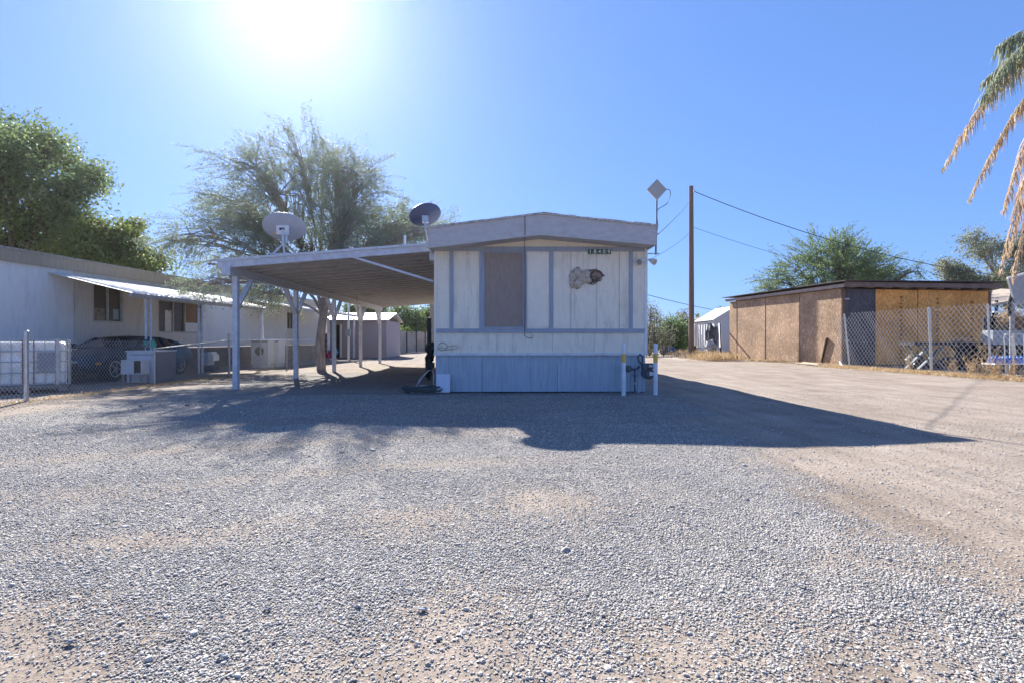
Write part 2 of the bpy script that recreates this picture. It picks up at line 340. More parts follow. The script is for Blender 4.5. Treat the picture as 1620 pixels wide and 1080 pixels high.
# seams and screws
sm = MB()
seamm = mat('seam_grey', (.38, .35, .3), .7)
for q in (869.2, 903, 944, 980): MB().box(hx(q), hx(q) + .006, HY0 - .009, HY0 - .003, hz(519), hz(399)).build('panel_seam', seamm, H)
for q in (786, 874, 940): MB().box(hx(q), hx(q) + .006, HY0 - .009, HY0 - .003, ZS + .04, hz(527)).build('panel_seam', seamm, H)
sc = MB()
for q in range(700, 1020, 20):
    for r_ in (402 + random.uniform(0, 2), 430, 458, 487, 514, 530, 551): 
        if random.random() < .6: sc.disc((hx(q + random.uniform(-6, 6)), HY0 - .008, hz(r_ + random.uniform(-4, 4))), (0, 1, 0), .007, .008, 6)
sc.build('screw', rust, H)['kind'] = 'stuff'
# roof: gable shell, overhanging fascia
RY0 = 10.0
rf = MB()
def roofz(t): return EV + (AP - EV) * (1 - abs(t)) 
rf.prism([(XL - .03, EV - .02), (XA, AP - .02), (XR + .03, EV + .05 - .02), (XR + .03, EV + .05 - .10), (XA, AP - .10), (XL - .03, EV - .10)], RY0 + .03, YB + .3)
roof = rf.build('roof', mat('roof_coating', (.55, .55, .55), .6, var=.15, dirt=(.3, .25, .2)), H)
FH = .385
MB().prism([(XL - .06, EV - FH), (XA - .05, AP - FH - .02), (XR + .05, EV + .07 - FH), (XR + .05, EV + .05), (XA, AP), (XL - .06, EV)], RY0 - .02, RY0 + .03).build('front_fascia', fasc, H)
for xa, zt in ((XL - .06, EV), (XR + .01, EV + .05)):
    MB().box(xa, xa + .04, RY0 + .032, YB + .3, zt - FH + .02, zt - .015).build('side_fascia', fasc, H)
MB().prism([(XL - .02, EV - FH + .02), (XA - .05, AP - FH - .0), (XR + .01, EV + .07 - FH + .02), (XR + .01, EV + .07 - FH + .04), (XA - .05, AP - FH + .02), (XL - .02, EV - FH + .04)], RY0 + .031, HY0 - .001).build('soffit', fasc, H)
l = MB()
for (xa, za), (xb, zb) in (((XL - .09, EV + .005), (XA, AP + .01)), ((XA, AP + .01), (XR + .08, EV + .055))):
    n = 14
    for k in range(n):
        t0, t1 = k / n, (k + 1) / n; j = random.uniform(-.004, .004); hgt = random.uniform(.018, .035)
        x0, x1 = xa + (xb - xa) * t0, xa + (xb - xa) * t1; z0, z1 = za + (zb - za) * t0, za + (zb - za) * t1
        b0 = len(l.v); yf = RY0 - .045 + j
        l.add([(x0, yf, z0 - .01), (x1, yf, z1 - .01), (x1, yf, z1 + hgt), (x0, yf, z0 + hgt), (x0, RY0 + .2, z0 - .01), (x1, RY0 + .2, z1 - .01), (x1, RY0 + .2, z1 + hgt), (x0, RY0 + .2, z0 + hgt)],
              [(0, 1, 2, 3), (4, 7, 6, 5), (3, 2, 6, 7), (0, 4, 5, 1), (0, 3, 7, 4), (1, 5, 6, 2)])
l.build('roof_edge_trim', lip, H)
# left side door and windows (seen from a step aside)
for y0, y1, z0, z1, nm in ((12.2, 13.2, 1.75, 2.65, 'side_window'), (16.0, 16.9, .82, 2.75, 'side_door'), (19.5, 21.0, 1.75, 2.65, 'side_window')):
    d = MB().box(XL - .03, XL - .009, y0, y1, z0, z1).build(nm, white, H)
    MB().box(XL - .036, XL - .031, y0 + .06, y1 - .06, (z0 + .06 if 'win' in nm else 1.9), z1 - .06).build('pane', glass, d)
for y0, y1 in ((12.5, 14.0), (18.0, 19.5)):
    d = MB().box(XR + .009, XR + .03, y0, y1, 1.75, 2.65).build('side_window', white, H)
    MB().box(XR + .031, XR + .036, y0 + .06, y1 - .06, 1.81, 2.59).build('pane', glass, d)
# foam patch over a hole with cables
def lump(c, r, sq, seed, n=18, mm=12):
    rr = random.Random(seed); v = []; f = []
    ph = [rr.uniform(0, 6) for _ in range(6)]
    for i_ in range(mm + 1):
        th = math.pi * i_ / mm
        for k in range(n):
            a_ = 2 * math.pi * k / n
            q = 1 + .22 * math.sin(3 * a_ + ph[0]) * math.sin(2 * th) + .16 * math.sin(5 * a_ + ph[1] + 2 * th) + .1 * math.sin(7 * th + ph[2] + a_)
            v.append((c[0] + r[0] * q * math.sin(th) * math.cos(a_), c[1] + r[1] * q * math.sin(th) * math.sin(a_) * sq, c[2] + r[2] * q * math.cos(th)))
    for i_ in range(mm):
        for k in range(n): a_ = i_ * n + k; b_ = i_ * n + (k + 1) % n; f.append((a_, b_, b_ + n, a_ + n))
    return v, f
fm = MB()
for k, (px, py, rx, rz_) in enumerate(((906, 440, .07, .12), (913, 433, .09, .11), (921, 440, .09, .10), (914, 449, .10, .09), (927, 434, .08, .08), (905, 449, .05, .08), (930, 443, .07, .06))):
    v, f_ = lump((hx(px), HY0 - .02, hz(py)), (rx, .05, rz_), 1, k); fm.add(v, f_)
fm.build('foam_patch', foam, H, smooth=True)
MB().prism([(hx(932), hz(448)), (hx(944), hz(448)), (hx(955), hz(436)), (hx(948), hz(428)), (hx(932), hz(428))], HY0 - .016, HY0 - .006).build('wall_hole', mat('torn_hole', (.30, .22, .17), .9, var=.5, scale=25), H)
cb = MB()
def loopc(cx, cz, rx, rz_, y, r_, a0=0, a1=360, n=18, wob=.1):
    return [(cx + rx * math.cos(R(a0 + (a1 - a0) * t / n)) * (1 + wob * math.sin(3 * t)), y + .01 * math.sin(t), cz + rz_ * math.sin(R(a0 + (a1 - a0) * t / n))) for t in range(n + 1)]
cb.tube(loopc(hx(944), hz(437), .12, .11, HY0 - .04, .01, 0, 330), .012, 6); cb.tube(loopc(hx(937), hz(444), .09, .08, HY0 - .03, .01, 60, 400), .009, 6)
cb.tube([(hx(931), HY0 - .03, hz(428)), (hx(943), HY0 - .05, hz(427)), (hx(957), HY0 - .03, hz(437)), (hx(945), HY0 - .04, hz(442)), (hx(933), HY0 - .03, hz(450))], .01, 6)
cb.build('torn_cable', mat('grey_cable', (.10, .09, .085), .6), H)
# lead-in cable down the front, cable loop
MB().tube([(hx(829), RY0 - .03, 3.48), (hx(829), RY0 - .04, 3.10), (hx(830), HY0 - .06, 3.03), (hx(830.5), HY0 - .065, 2.3), (hx(830), HY0 - .06, hz(531)), (hx(833), HY0 - .05, hz(534)), (hx(838), HY0 - .04, hz(535)), (hx(843), HY0 - .03, hz(534)), (hx(843), HY0 - .02, hz(530))], .006, 6).build('cable', black, H)
cl = MB().tube(loopc(hx(701), hz(548), .09, .08, HY0 - .05, .01, -160, 190, 24), .006, 6)
cl.tube([(hx(692), HY0 - .06, hz(553)), (hx(697), HY0 - .07, hz(549)), (hx(704), HY0 - .06, hz(551)), (hx(712), HY0 - .05, hz(547)), (hx(722), HY0 - .03, hz(546)), (hx(727), HY0 - .03, hz(549)), (hx(718), HY0 - .03, hz(552)), (hx(706), HY0 - .04, hz(553))], .005, 6)
cl.build('cable_coil', mat('brown_cable', (.20, .15, .12), .6), H)
# floodlights
fl = MB().box(hx(1017.5), hx(1021.5), HY0 - .05, HY0 - .002, hz(416), hz(409)).build('floodlight_bracket', white, H)
for cx, cz, dx in ((1012, 415, -.6), (1030.5, 415, .55)):
    a_ = Vector((dx, -.75, -.45)).normalized(); c = Vector((hx(cx), HY0 - .10, hz(cz - 1)))
    fd = MB().tube([c - a_ * .09, c - a_ * .05, c + a_ * .03, c + a_ * .07], [.025, .035, .062, .068], 14)
    fd.tube([Vector((hx(1019.5), HY0 - .04, hz(412))), c - a_ * .07], .012, 6)
    q = fd.build('floodlight', white, H, smooth=False); MB().disc(c + a_ * .066, a_, .058, .012, 14).build('lens', mat('lens_glass', (.35, .33, .3), .15, spec=.8), q)
# house number plates
for k, ch in enumerate('18409'):
    x0 = hx(930.2 + k * 7.3); pl = MB().box(x0, x0 + .088, HY0 - .044, HY0 - .036, hz(402.5), hz(394.8)).build('number_plate', mat('green_plate', (.03, .12, .085), .4), H)
    cu = bpy.data.curves.new('digit', 'FONT'); cu.body = ch; cu.size = .115; cu.align_x = 'CENTER'; cu.extrude = .002; cu.offset = .0015
    to = bpy.data.objects.new('tmp', cu); COL.objects.link(to); bpy.context.view_layer.update()
    me = bpy.data.meshes.new_from_object(to.evaluated_get(bpy.context.evaluated_depsgraph_get())); bpy.data.objects.remove(to)
    Mx = Matrix.Translation(Vector((x0 + .044, HY0 - .047, hz(402.5) + .01)) - ORG[H.name]) @ Matrix.Rotation(R(90), 4, 'X')
    me.transform(Mx); me.materials.clear(); me.materials.append(white); o = bpy.data.objects.new('digit', me); COL.objects.link(o); o.parent = pl
# ================================================================ carport
C = thing('carport', (-3.6, 11.0, 0), 'open grey carport with sloping metal roof on braced posts beside the mobile home', 'carport')
CX0, CX1, CY0, CY1 = -5.95, -1.53, 10.75, 24.0
def cz(x): return 2.60 + (x - CX0) / (CX1 - CX0) * .36       # underside of the roof
# ribbed roof pans running across
v = []; f = []; n = 26; p = (CY1 - CY0) / n; prof = []
for k in range(n):
    y = CY0 + k * p; prof += [(y, .0), (y + p * .62, .0), (y + p * .66, -.085), (y + p * .95, -.085)]
prof.append((CY1, 0))
for (y, dz) in prof:
    for x in (CX0 + .03, CX1): v += [(x, y, cz(x) + .06 + dz), (x, y, cz(x) + .085)]
for k in range(len(prof) - 1):
    a = 4 * k; f += [(a, a + 2, a + 6, a + 4), (a + 1, a + 5, a + 7, a + 3), (a, a + 4, a + 5, a + 1), (a + 2, a + 3, a + 7, a + 6)]
a = 4 * (len(prof) - 1); f += [(0, 1, 3, 2), (a, a + 2, a + 3, a + 1)]
link_mesh('roof', v, f, pan, C)
def slope_board(x0, x1, y0, y1, dz0, dz1, name, m):
    vv = [(x, y, cz(x) + dz) for y in (y0, y1) for dz in (dz0, dz1) for x in (x0, x1)]
    return MB().add(vv, [(0, 1, 3, 2), (4, 6, 7, 5), (0, 4, 5, 1), (2, 3, 7, 6), (0, 2, 6, 4), (1, 5, 7, 3)]).build(name, m, C)
slope_board(CX0 - .03, CX1 + .0, CY0 - .045, CY0 - .002, -.06, .095, 'front_fascia', wood_w)
slope_board(CX0 - .07, CX1 + .0, CY0 - .075, CY0 - .047, .075, .125, 'drip_edge', mat('pale_drip_edge', (.60, .62, .66), .5, .2, dirt=(.35, .33, .3)))
slope_board(CX0 - .03, CX1, CY1 + .002, CY1 + .045, -.06, .095, 'rear_fascia', wood_w)
MB().box(CX0 - .04, CX0 + .02, CY0 - .001, CY1 + .001, cz(CX0) - .05, cz(CX0) + .095).build('side_fascia', wood_w, C)
BX = -5.78; BZ0, BZ1 = 2.41, 2.60
MB().box(BX - .05, BX + .05, CY0 + .01, CY1 - .02, BZ0, BZ1).build('side_beam', wood_w, C)
MB().box(-1.60, -1.50, CY0 + .01, CY1 - .02, 2.72, 2.93).build('wall_beam', wood_w, C)
MB().box(BX - .085, BX + .085, CY0 - .10, CY0 - .046, BZ0 - .02, BZ1 - .0).build('beam_end', wood_w, C)
py = [11.05 + 3.14 * k for k in range(5)]; py[4] = 23.6
for k, y in enumerate(py):
    q = .052
    MB().box(BX - q, BX + q, y - q, y + q, -.03, BZ0 - .001).build('post', wood_w, C)
    for s_ in ((1,) if k == 0 else ((-1, 1) if k < 4 else (-1,))):
        MB().bar((BX + .0, y + s_ * .03, 1.74), (BX + .0, y + s_ * .70, BZ0 + .02), .045, .11, up=(1, 0, 0)).build('brace', wood_w, C)
MB().bar((-3.30, CY0 + .03, cz(-3.3) - .00), (-1.52, CY0 + .06, 2.28), .045, .13, up=(0, 1, 0)).build('knee_brace', wood_w, C)
# ================================================================ roof things
def dish(name, c, wdt, hgt, nrm, roll, m, label, depth=.10):
    c = Vector(c); t = thing(name, tuple(c), label, 'satellite dish', local=True)
    q = Vector(nrm).to_track_quat('Z', 'Y').to_matrix() @ Matrix.Rotation(roll, 3, 'Z')
    v = []; f = []; nr, na = 8, 36
    for side in (0, 1):
        for i_ in range(nr + 1):
            rr = i_ / nr
            for k in range(na):
                a_ = 2 * math.pi * k / na; z = depth * rr * rr - side * .012
                v.append(q @ Vector((wdt / 2 * rr * math.cos(a_), hgt / 2 * rr * math.sin(a_), z)))
    o1 = (nr + 1) * na
    for i_ in range(nr):
        for k in range(na):
            a_ = i_ * na + k; b_ = i_ * na + (k + 1) % na
            f.append((a_, b_, b_ + na, a_ + na)); f.append((a_ + o1, a_ + na + o1, b_ + na + o1, b_ + o1))
    for k in range(na): a_ = nr * na + k; b_ = nr * na + (k + 1) % na; f.append((a_, b_, b_ + o1, a_ + o1))
    link_mesh('reflector', v, f, m, t, smooth=True)
    return t, q
dgrey = mat('dish_grey', (.42, .42, .44), .5, var=.05); dblue = mat('dish_dark', (.07, .09, .17), .35, var=.06)
t, q = dish('satellite_dish', P(451.5, 362, 11.6), .93, .66, (-.25, .9, .55), R(4), dgrey, 'large pale grey satellite dish on a splayed mast standing on the carport roof')
cc = ORG.get('x') or Vector((0, 0, 0)); b = q @ Vector((0, -.02, -.03))
MB().box(-.13, .13, -.04, .02, -.10, .10, Matrix.Translation(b + Vector((.0, -.05, -.03)))).build('bracket', white, t)
MB().box(-.05, .05, -.06, -.03, -.03, .02, Matrix.Translation(b + Vector((.0, -.06, -.01)))).build('bracket_slot', black, t)
base = PZ(403, 11.6) - P(451.5, 362, 11.6).z
ms = MB().tube([b + Vector((.02, -.10, -.02)), (.03, -.12, -.30), (.03, -.12, -.42)], .028, 8)
ms.tube([(.03, -.12, -.38), (-.20, -.12, base - .02)], .02, 6); ms.tube([(.03, -.12, -.38), (.06, -.12, base)], .02, 6); ms.tube([(.03, -.12, -.38), (.24, -.02, base + .03)], .014, 6); ms.tube([(.10, -.1, -.10), (.10, -.12, -.36)], .02, 6)
ms.box(-.26, .30, -.2, .0, base - .03, base - .01)
ms.build('mast', mat('mast_white', (.6, .62, .66), .45), t)
MB().box(-.20, -.10, -.07, -.045, -.13, -.09, Matrix.Translation(b)).build('orange_label', mat('orange_plastic', (.8, .40, .06), .5), t)
t, q = dish('satellite_dish', P(674, 342, 10.45), .66, .47, (-.34, .92, .52), R(-20), dblue, 'small dark blue satellite dish on a bent mast at the mobile home roof corner', .08)
ms = MB().tube([q @ Vector((0, 0, -.02)), (.0, -.09, -.14), (.01, -.10, -.30), (.05, -.05, -.62)], .02, 8)
ms.build('mast', galv, t); MB().box(-.06, .06, -.10, -.02, -.16, -.02).build('bracket', galv, t)
MB().box(.01, .09, -.10, .02, -.66, -.56).build('foot', galv, t)
vp = MB().tube([P(641, 388, 13.5), P(641, 373, 13.5)], .035, 10); vp.build('vent_pipe', white, label='short white vent pipe sticking up behind the carport roof between the two dishes', cat='pipe')
# antenna mast
A = thing('panel_antenna', (PX(1039, 10.3), 10.3, PZ(402, 10.3)), 'grey diamond-shaped panel antenna on a mast at the right corner of the mobile home', 'antenna')
ax = PX(1039, 10.3)
MB().tube([(ax - .01, 10.3, PZ(403, 10.3)), (ax + .005, 10.3, PZ(345, 10.3)), (ax + .01, 10.3, PZ(312, 10.3))], .019, 8).build('mast', mat('mast_blue', (.22, .26, .34), .5, .3), A)
c = P(1039.5, 300, 10.28); d_ = .205
MB().prism([(c.x, c.z - d_ * 1.05), (c.x + d_ * .98, c.z), (c.x, c.z + d_ * 1.02), (c.x - d_, c.z)], c.y - .03, c.y + .01).build('panel', mat('antenna_beige', (.42, .40, .38), .5, var=.04), A)
MB().tube([c + Vector((.19, 0, .02)), c + Vector((.28, .02, .0)), c + Vector((.29, .02, -.10)), c + Vector((.22, .02, -.27)), c + Vector((.04, .02, -.38)), (ax + .01, 10.3, c.z - .46), (ax + .03, 10.3, c.z - .7), (ax, 10.3, c.z - 1.0)], .007, 6).build('cable', black, A)
bmt = mat('bracket_pale', (.5, .5, .5), .5, .3)
MB().bar((XR - .03, 10.3, PZ(401, 10.3)), (ax + .06, 10.3, PZ(401, 10.3)), .03, .02).build('bracket', bmt, A); bk = MB(); bk.bar((XR + .04, 10.3, PZ(370, 10.3)), (ax + .04, 10.3, PZ(370, 10.3)), .05, .03)
bk.build('bracket', mat('bracket_pale', (.5, .5, .5), .5, .3), A)
# ================================================================ meter set, bollards, board, ladder frame
for px, lab in ((987.2, 'white bollard with a yellow band, left of the gas meter'), (1038, 'white bollard with a yellow band, right of the gas meter at the house corner')):
    Yb = 9.95; bx = PX(px, Yb); t = thing('bollard', (bx, Yb, 0), lab, 'bollard', 'bollards guarding the gas meter')
    MB().tube([(bx, Yb, -.05), (bx, Yb, PZ(544.5, Yb)), (bx, Yb, PZ(543.3, Yb))], [.040, .040, .026], 14).build('post', mat('bollard_white', (.74, .76, .80), .5), t)
    MB().tube([(bx, Yb, PZ(573, Yb)), (bx, Yb, PZ(559, Yb))], .0425, 14).build('band', yellow, t)
G = thing('gas_meter', (2.62, 10.2, 0), 'dark grey gas meter with regulator and pipes against the blue skirting', 'gas meter')
mg = mat('meter_grey', (.10, .115, .14), .5, .3, var=.15); Ym = 10.2
def q3(x, y, Y_=Ym): return P(x, y, Y_)
b = MB()
b.disc(q3(1025, 590) + Vector((0, -.02, 0)), (0, 1, 0), .115, .16, 22); b.disc(q3(1026, 590) + Vector((0, -.12, 0)), (0, 1, 0), .085, .05, 22)
b.box(PX(1016, Ym), PX(1034, Ym), Ym - .10, Ym + .06, PZ(583, Ym), PZ(574, Ym)); b.build('meter_body', mg, G)
MB().box(PX(1025, Ym), PX(1033, Ym), Ym - .112, Ym - .102, PZ(580, Ym), PZ(576, Ym)).build('dial', mat('dial_grey', (.5, .52, .55), .3), G)
MB().box(PX(1025, Ym), PX(1031, Ym), Ym - .152, Ym - .146, PZ(593, Ym), PZ(587, Ym)).build('label_plate', white, G)
b = MB(); b.disc(q3(995, 583) + Vector((0, .04, 0)), (0, 1, 0), .072, .07, 18); b.disc(q3(995, 583) + Vector((0, -.01, 0)), (0, 1, 0), .045, .04, 14); b.tube([q3(995, 583), q3(1005, 584), q3(1013, 579)], .022, 8); b.build('regulator', mg, G)
MB().tube([q3(1005, 619), q3(1005, 600), q3(1005, 584)], .017, 8).build('riser_pipe', mg, G); MB().tube([q3(1017, 573), q3(1017, 563), q3(1013, 560), q3(1010, 563), q3(1011, 570), q3(1016, 576)], .02, 8).build('inlet_pipe', mg, G)
MB().tube([q3(1034, 578), q3(1040, 584), q3(1040, 600)], .016, 8).build('outlet_pipe', mg, G)
MB().disc(q3(1005, 594), (0, 1, 0), .03, .06, 10).build('pipe_fitting', mg, G)
b = MB(); b.disc(q3(1005.5, 606), (0, 0, 1), .021, .05, 10); b.build('valve', mat('brass_valve', (.5, .45, .35), .4, .6), G)
MB().box(PX(1011, Ym), PX(1014, Ym), Ym + .06, Ym + .12, 0, PZ(565, Ym)).build('strut', bluesk, G)
o = MB().box(-.135, .135, -.006, .006, 0, .37, Matrix.Translation((PX(701, 10.3), 10.31, .005)) @ Matrix.Rotation(R(-8), 4, 'X')).build('white_board', mat('pale_board', (.62, .66, .78), .5, var=.04), label='pale white board leaning on the blue skirting at the left corner of the mobile home', cat='board')
# bent tube frame + coiled hose + dark equipment beside the wall
Yh = 10.9
t = thing('hand_truck', (PX(672, Yh), Yh, 0), 'bent grey tubular hand truck frame leaning at the left corner of the mobile home', 'hand truck')
ta = [P(662, 603, Yh), P(669, 595, Yh), P(678, 585.5, Yh), P(684, 585, Yh + .1), P(687, 592, Yh + .1), P(686, 604, Yh), P(686, 614, Yh)]
MB().tube(ta, .016, 8).build('frame', galv, t); MB().tube([P(658, 612, Yh - .1), P(664, 603, Yh), P(669, 595, Yh)], .016, 8).build('handle', galv, t)
MB().bar(P(664, 609, Yh), P(686, 610, Yh), .03).build('crossbar', galv, t)
hs = MB()
for k in range(5):
    cx, cy = PX(672, 10.3) + random.uniform(-.08, .08), 10.35 + random.uniform(-.1, .1); rr = .28 + random.uniform(-.06, .08)
    hs.tube([(cx + rr * 1.25 * math.cos(a_ / 24 * 6.283), cy + rr * .7 * math.sin(a_ / 24 * 6.283), .03 + .02 * k + .015 * math.sin(a_ + k)) for a_ in range(25)], .014, 6)
hs.tube([(PX(672, 10.3) - .3, 10.2, .03), (PX(650, 10.2), 10.1, .02), (PX(640, 10.3), 10.3, .02)], .014, 6)
hs.build('garden_hose', mat('hose_dark', (.08, .09, .09), .6), label='coiled dark garden hose lying on the gravel at the left corner of the mobile home', cat='hose', smooth=True)
Ye = 12.3; E = thing('exercise_machine', (PX(678, Ye), Ye, 0), 'dark upright machine with posts and wheels standing beside the mobile home under the carport', 'machine')
e = MB(); e.box(PX(676.5, Ye), PX(682.5, Ye), Ye - .04, Ye + .04, .1, PZ(504, Ye)); e.build('upright', black, E)
e = MB(); v, f_ = lump(P(682, 552, Ye), (.13, .12, .14), 1, 5); e.add(v, f_); v, f_ = lump(P(680, 566, Ye), (.10, .1, .12), 1, 8); e.add(v, f_); e.box(PX(674, Ye), PX(687, Ye), Ye - .1, Ye + .1, PZ(582, Ye), PZ(573, Ye)); e.build('motor', black, E)
e = MB(); e.bar(P(683, 506, Ye), P(676, 545, Ye), .012); e.bar(P(684, 520, Ye), P(677, 540, Ye), .01); e.build('rod', galv, E)
e = MB(); e.disc(P(681, 585, Ye), (1, 0, 0), .13, .05, 16); e.disc(P(676, 590, Ye), (1, 0, 0), .1, .05, 16); e.build('wheel', rubber, E)
# ================================================================ neighbouring trailer on the left
T = thing('trailer_home', (-12.3, 12.46, 0), 'long white corrugated trailer home with brown fascia and metal awnings', 'mobile home', rz=-math.atan(.074), local=True)
tw = mat('trailer_white', (.82, .83, .83), .5, var=.04, dirt=(.42, .42, .42), dscale=2, damt=.3, stretch=(3, 3, .5))
tb = mat('trailer_beige', (.74, .70, .65), .55, var=.05, dirt=(.35, .31, .27), dscale=2, damt=.4, stretch=(3, 3, .5))
tf = mat('trailer_fascia', (.42, .35, .27), .6, var=.1, dirt=(.25, .22, .18), dscale=4, damt=.5, stretch=(4, 4, .4))
tsk = mat('trailer_skirting', (.15, .11, .085), .9, var=.35, scale=5, bump=.5, bscale=12, dirt=(.28, .23, .18), dscale=3)
def twall(s0, s1, z0, z1, m): MB().corr((0, s1, z0), (0, -1, 0), (0, 0, 1), s1 - s0, z1 - z0, .16, .035, .05).build('wall_panel', m, T)
ZB, ZT = .80, 3.0
wins = [(2.66, 3.75, 1.58, 2.72), (5.2, 7.45, 1.30, 2.45), (14.0, 15.1, 1.6, 2.5)]
twall(-7, 2.05, ZB, ZT, tw); 
prev = 2.07
for (a, b, z0, z1) in wins:
    twall(prev, a, ZB, ZT, tb if a < 9 else tw); twall(a, b, ZB, z0, tb); twall(a, b, z1, ZT, tb); prev = b
twall(prev, 19, ZB, ZT, tw)
for s in (2.06, 2.62): MB().box(.0, .035, s - .02, s + .02, .5, ZT).build('seam_strip', mat('dark_seam', (.10, .10, .11), .7), T)
MB().box(-4.2, -.051, -7, 19, ZB, ZT - .01).build('core', tb, T)
MB().corr((-.02, 19, 0), (0, -1, 0), (0, 0, 1), 26, ZB - .02, .4, .03, .03).build('skirting', tsk, T)
MB().corr((.10, 19.1, ZT - .02), (0, -1, 0), (0, 0, 1), 26.2, .30, .09, .012, .03).build('fascia', tf, T)
MB().box(.06, .15, -7.1, 19.1, ZT + .281, ZT + .33).build('roof_edge', mat('roof_edge_metal', (.40, .38, .36), .5, .3, var=.25, scale=12, dirt=(.2, .15, .12), dscale=5), T)
MB().prism([(-4.3, 3.28), (.058, 3.28), (-2.1, 3.48)], -7.1, 19.1).build('roof', MATS['roof_coating'], T)
for n_, (a, b, z0, z1) in enumerate(wins):
    w = MB(); w.box(-.03, .035, a, a + .05, z0, z1); w.box(-.03, .035, b - .05, b, z0, z1); w.box(-.03, .035, a + .05, b - .05, z0, z0 + .05); w.box(-.03, .035, a + .05, b - .05, z1 - .05, z1)
    k = 1 if n_ == 0 else 2
    for q in range(k): yy = a + (b - a) * (q + 1) / (k + 1) if n_ != 1 else (a + .75 if q == 0 else a + 1.35); w.box(-.03, .03, yy - .02, yy + .02, z0 + .05, z1 - .05)
    wo = w.build('window', mat('window_frame', (.55, .54, .5), .5), T)
    MB().box(-.045, -.035, a + .05, b - .05, z0 + .05, z1 - .05).build('pane', mat('screened_glass', (.11, .09, .08), .35, spec=.4), wo)
    if n_ == 0:
        MB().box(-.032, -.03, a + .06, a + .5, z0 + .06, z0 + .42).build('curtain', mat('tan_cloth', (.34, .29, .24), .9, var=.3, scale=10), wo)
        MB().box(-.029, -.024, b - .3, b - .1, z0 + .1, z0 + .42).build('towel', mat('pale_blue_cloth', (.35, .5, .58), .9), wo)
    if n_ == 1:
        MB().box(-.030, .02, b - .86, b - .08, z0 + .42, z1 - .06).build('plywood_cover', mat('plywood', (.30, .19, .12), .8, var=.25, scale=10), wo)
        MB().box(-.030, -.02, b - .86, b - .08, z0 + .06, z0 + .40).build('white_shade', white, wo)
        MB().box(-.030, -.02, a + .4, a + .72, z0 + .06, z0 + .8).build('white_shade', white, wo)
aw = mat('awning_metal', (.70, .69, .66), .45, .1, var=.08, dirt=(.42, .36, .30), dscale=3, damt=.5)
def awning(s0, s1, out, z0, z1, posts):
    A_ = MB(); n = int((s1 - s0) / .19); p = (s1 - s0) / n; pr = []
    for k in range(n): y = s0 + k * p; pr += [(y, 0), (y + p * .8, 0), (y + p * .84, .035), (y + p * .96, .035)]
    pr.append((s1, 0)); v = []; f = []
    for (y, e) in pr: v += [(.02, y, z0 + e), (out, y, z1 + e), (.02, y, z0 - .015), (out, y, z1 - .015)]
    for k in range(len(pr) - 1): a = 4 * k; f += [(a, a + 1, a + 5, a + 4), (a + 2, a + 6, a + 7, a + 3), (a + 1, a + 3, a + 7, a + 5), (a, a + 4, a + 6, a + 2)]
    a = 4 * (len(pr) - 1); f += [(0, 2, 3, 1), (a, a + 1, a + 3, a + 2)]
    w_ = A_.add(v, f).build('awning', aw, T)
    MB().box(out - .02, out + .05, s0 - .02, s1 + .02, z1 - .11, z1 - .016).build('gutter', mat('gutter_grey', (.38, .37, .37), .5, .2, dirt=(.3, .2, .15)), w_)
    for s in posts:
        for ds in (-.09, .09): MB().box(out - .09, out - .05, s + ds - .02, s + ds + .02, 0, z1 - .112).build('post', mat('post_white', (.62, .66, .74), .5), w_)
        m = MB().tube([(out - .07, s + (-.07 if k_ % 2 else .07), zz) for k_, zz in enumerate(np.arange(.12, z1 - .2, .14))], .007, 5)
        m.build('post_lattice', MATS['post_white'], w_)
awning(1.3, 7.9, 2.35, 2.86, 2.30, (2.0, 4.15, 7.7))
awning(10.2, 18.2, 2.2, 2.86, 2.50, (10.6, 14.2, 17.8))
# cooler / washers / shelf etc
def simple(name, label, cat, parts, loc, group=None, rz=0):
    t = thing(name, loc, label, cat, group, rz, local=True)
    for nm, mb, m in parts: mb.build(nm, m, t)
    return t
# ================================================================ fences
def clink(label, pts, ztop, zbot, cell, posts, rails, wob=0, r_=.0026, slope=1.12, group=None):
    t = thing('chain_link_fence', (pts[0][0], pts[0][1], 0), label, 'fence', group)
    seg = []; s = 0
    for (a, b) in zip(pts[:-1], pts[1:]): L_ = math.dist(a, b); seg.append((s, s + L_, a, b)); s += L_
    Ltot = s
    def at(s_, z):
        for (s0, s1, a, b) in seg:
            if s_ <= s1 + 1e-6: break
        u = (s_ - s0) / (s1 - s0); w_ = wob * (math.sin(s_ * 3.1 + z * 2) + .6 * math.sin(s_ * 7.3 + z * 5))
        return Vector((a[0] + (b[0] - a[0]) * u + w_, a[1] + (b[1] - a[1]) * u, z))
    zt = lambda s_: float(np.interp(s_, [p[0] for p in ztop], [p[1] for p in ztop]))
    m = MB()
    for sg in (-1, 1):
        s0 = -3.0
        while s0 < Ltot + 3:
            path = []; K = 14; zm = max(p[1] for p in ztop)
            for k in range(K + 1):
                z = zbot + (zm - zbot) * k / K; q = s0 + sg * (z - zbot) / slope
                if 0 <= q <= Ltot and z <= zt(q) + .01: path.append(at(q, z) + Vector((.003 * sg, 0, 0)))
            if len(path) > 1: m.tube(path, r_, 3, cap=False)
            s0 += cell
    m.build('wire_mesh', wire, t)
    for (x, y, z, lean, rr) in posts:
        pp = MB().tube([(x, y, -.05), (x + lean[0], y + lean[1], z)], rr, 10); pp.tube([(x + lean[0], y + lean[1], z), (x + lean[0], y + lean[1], z + .02)], [rr * 1.1, rr * .5], 10)
        pp.build('post', galv, t)
    for (a, b) in rails: MB().tube([a, b], .019, 8).build('rail', galv, t)
    return t
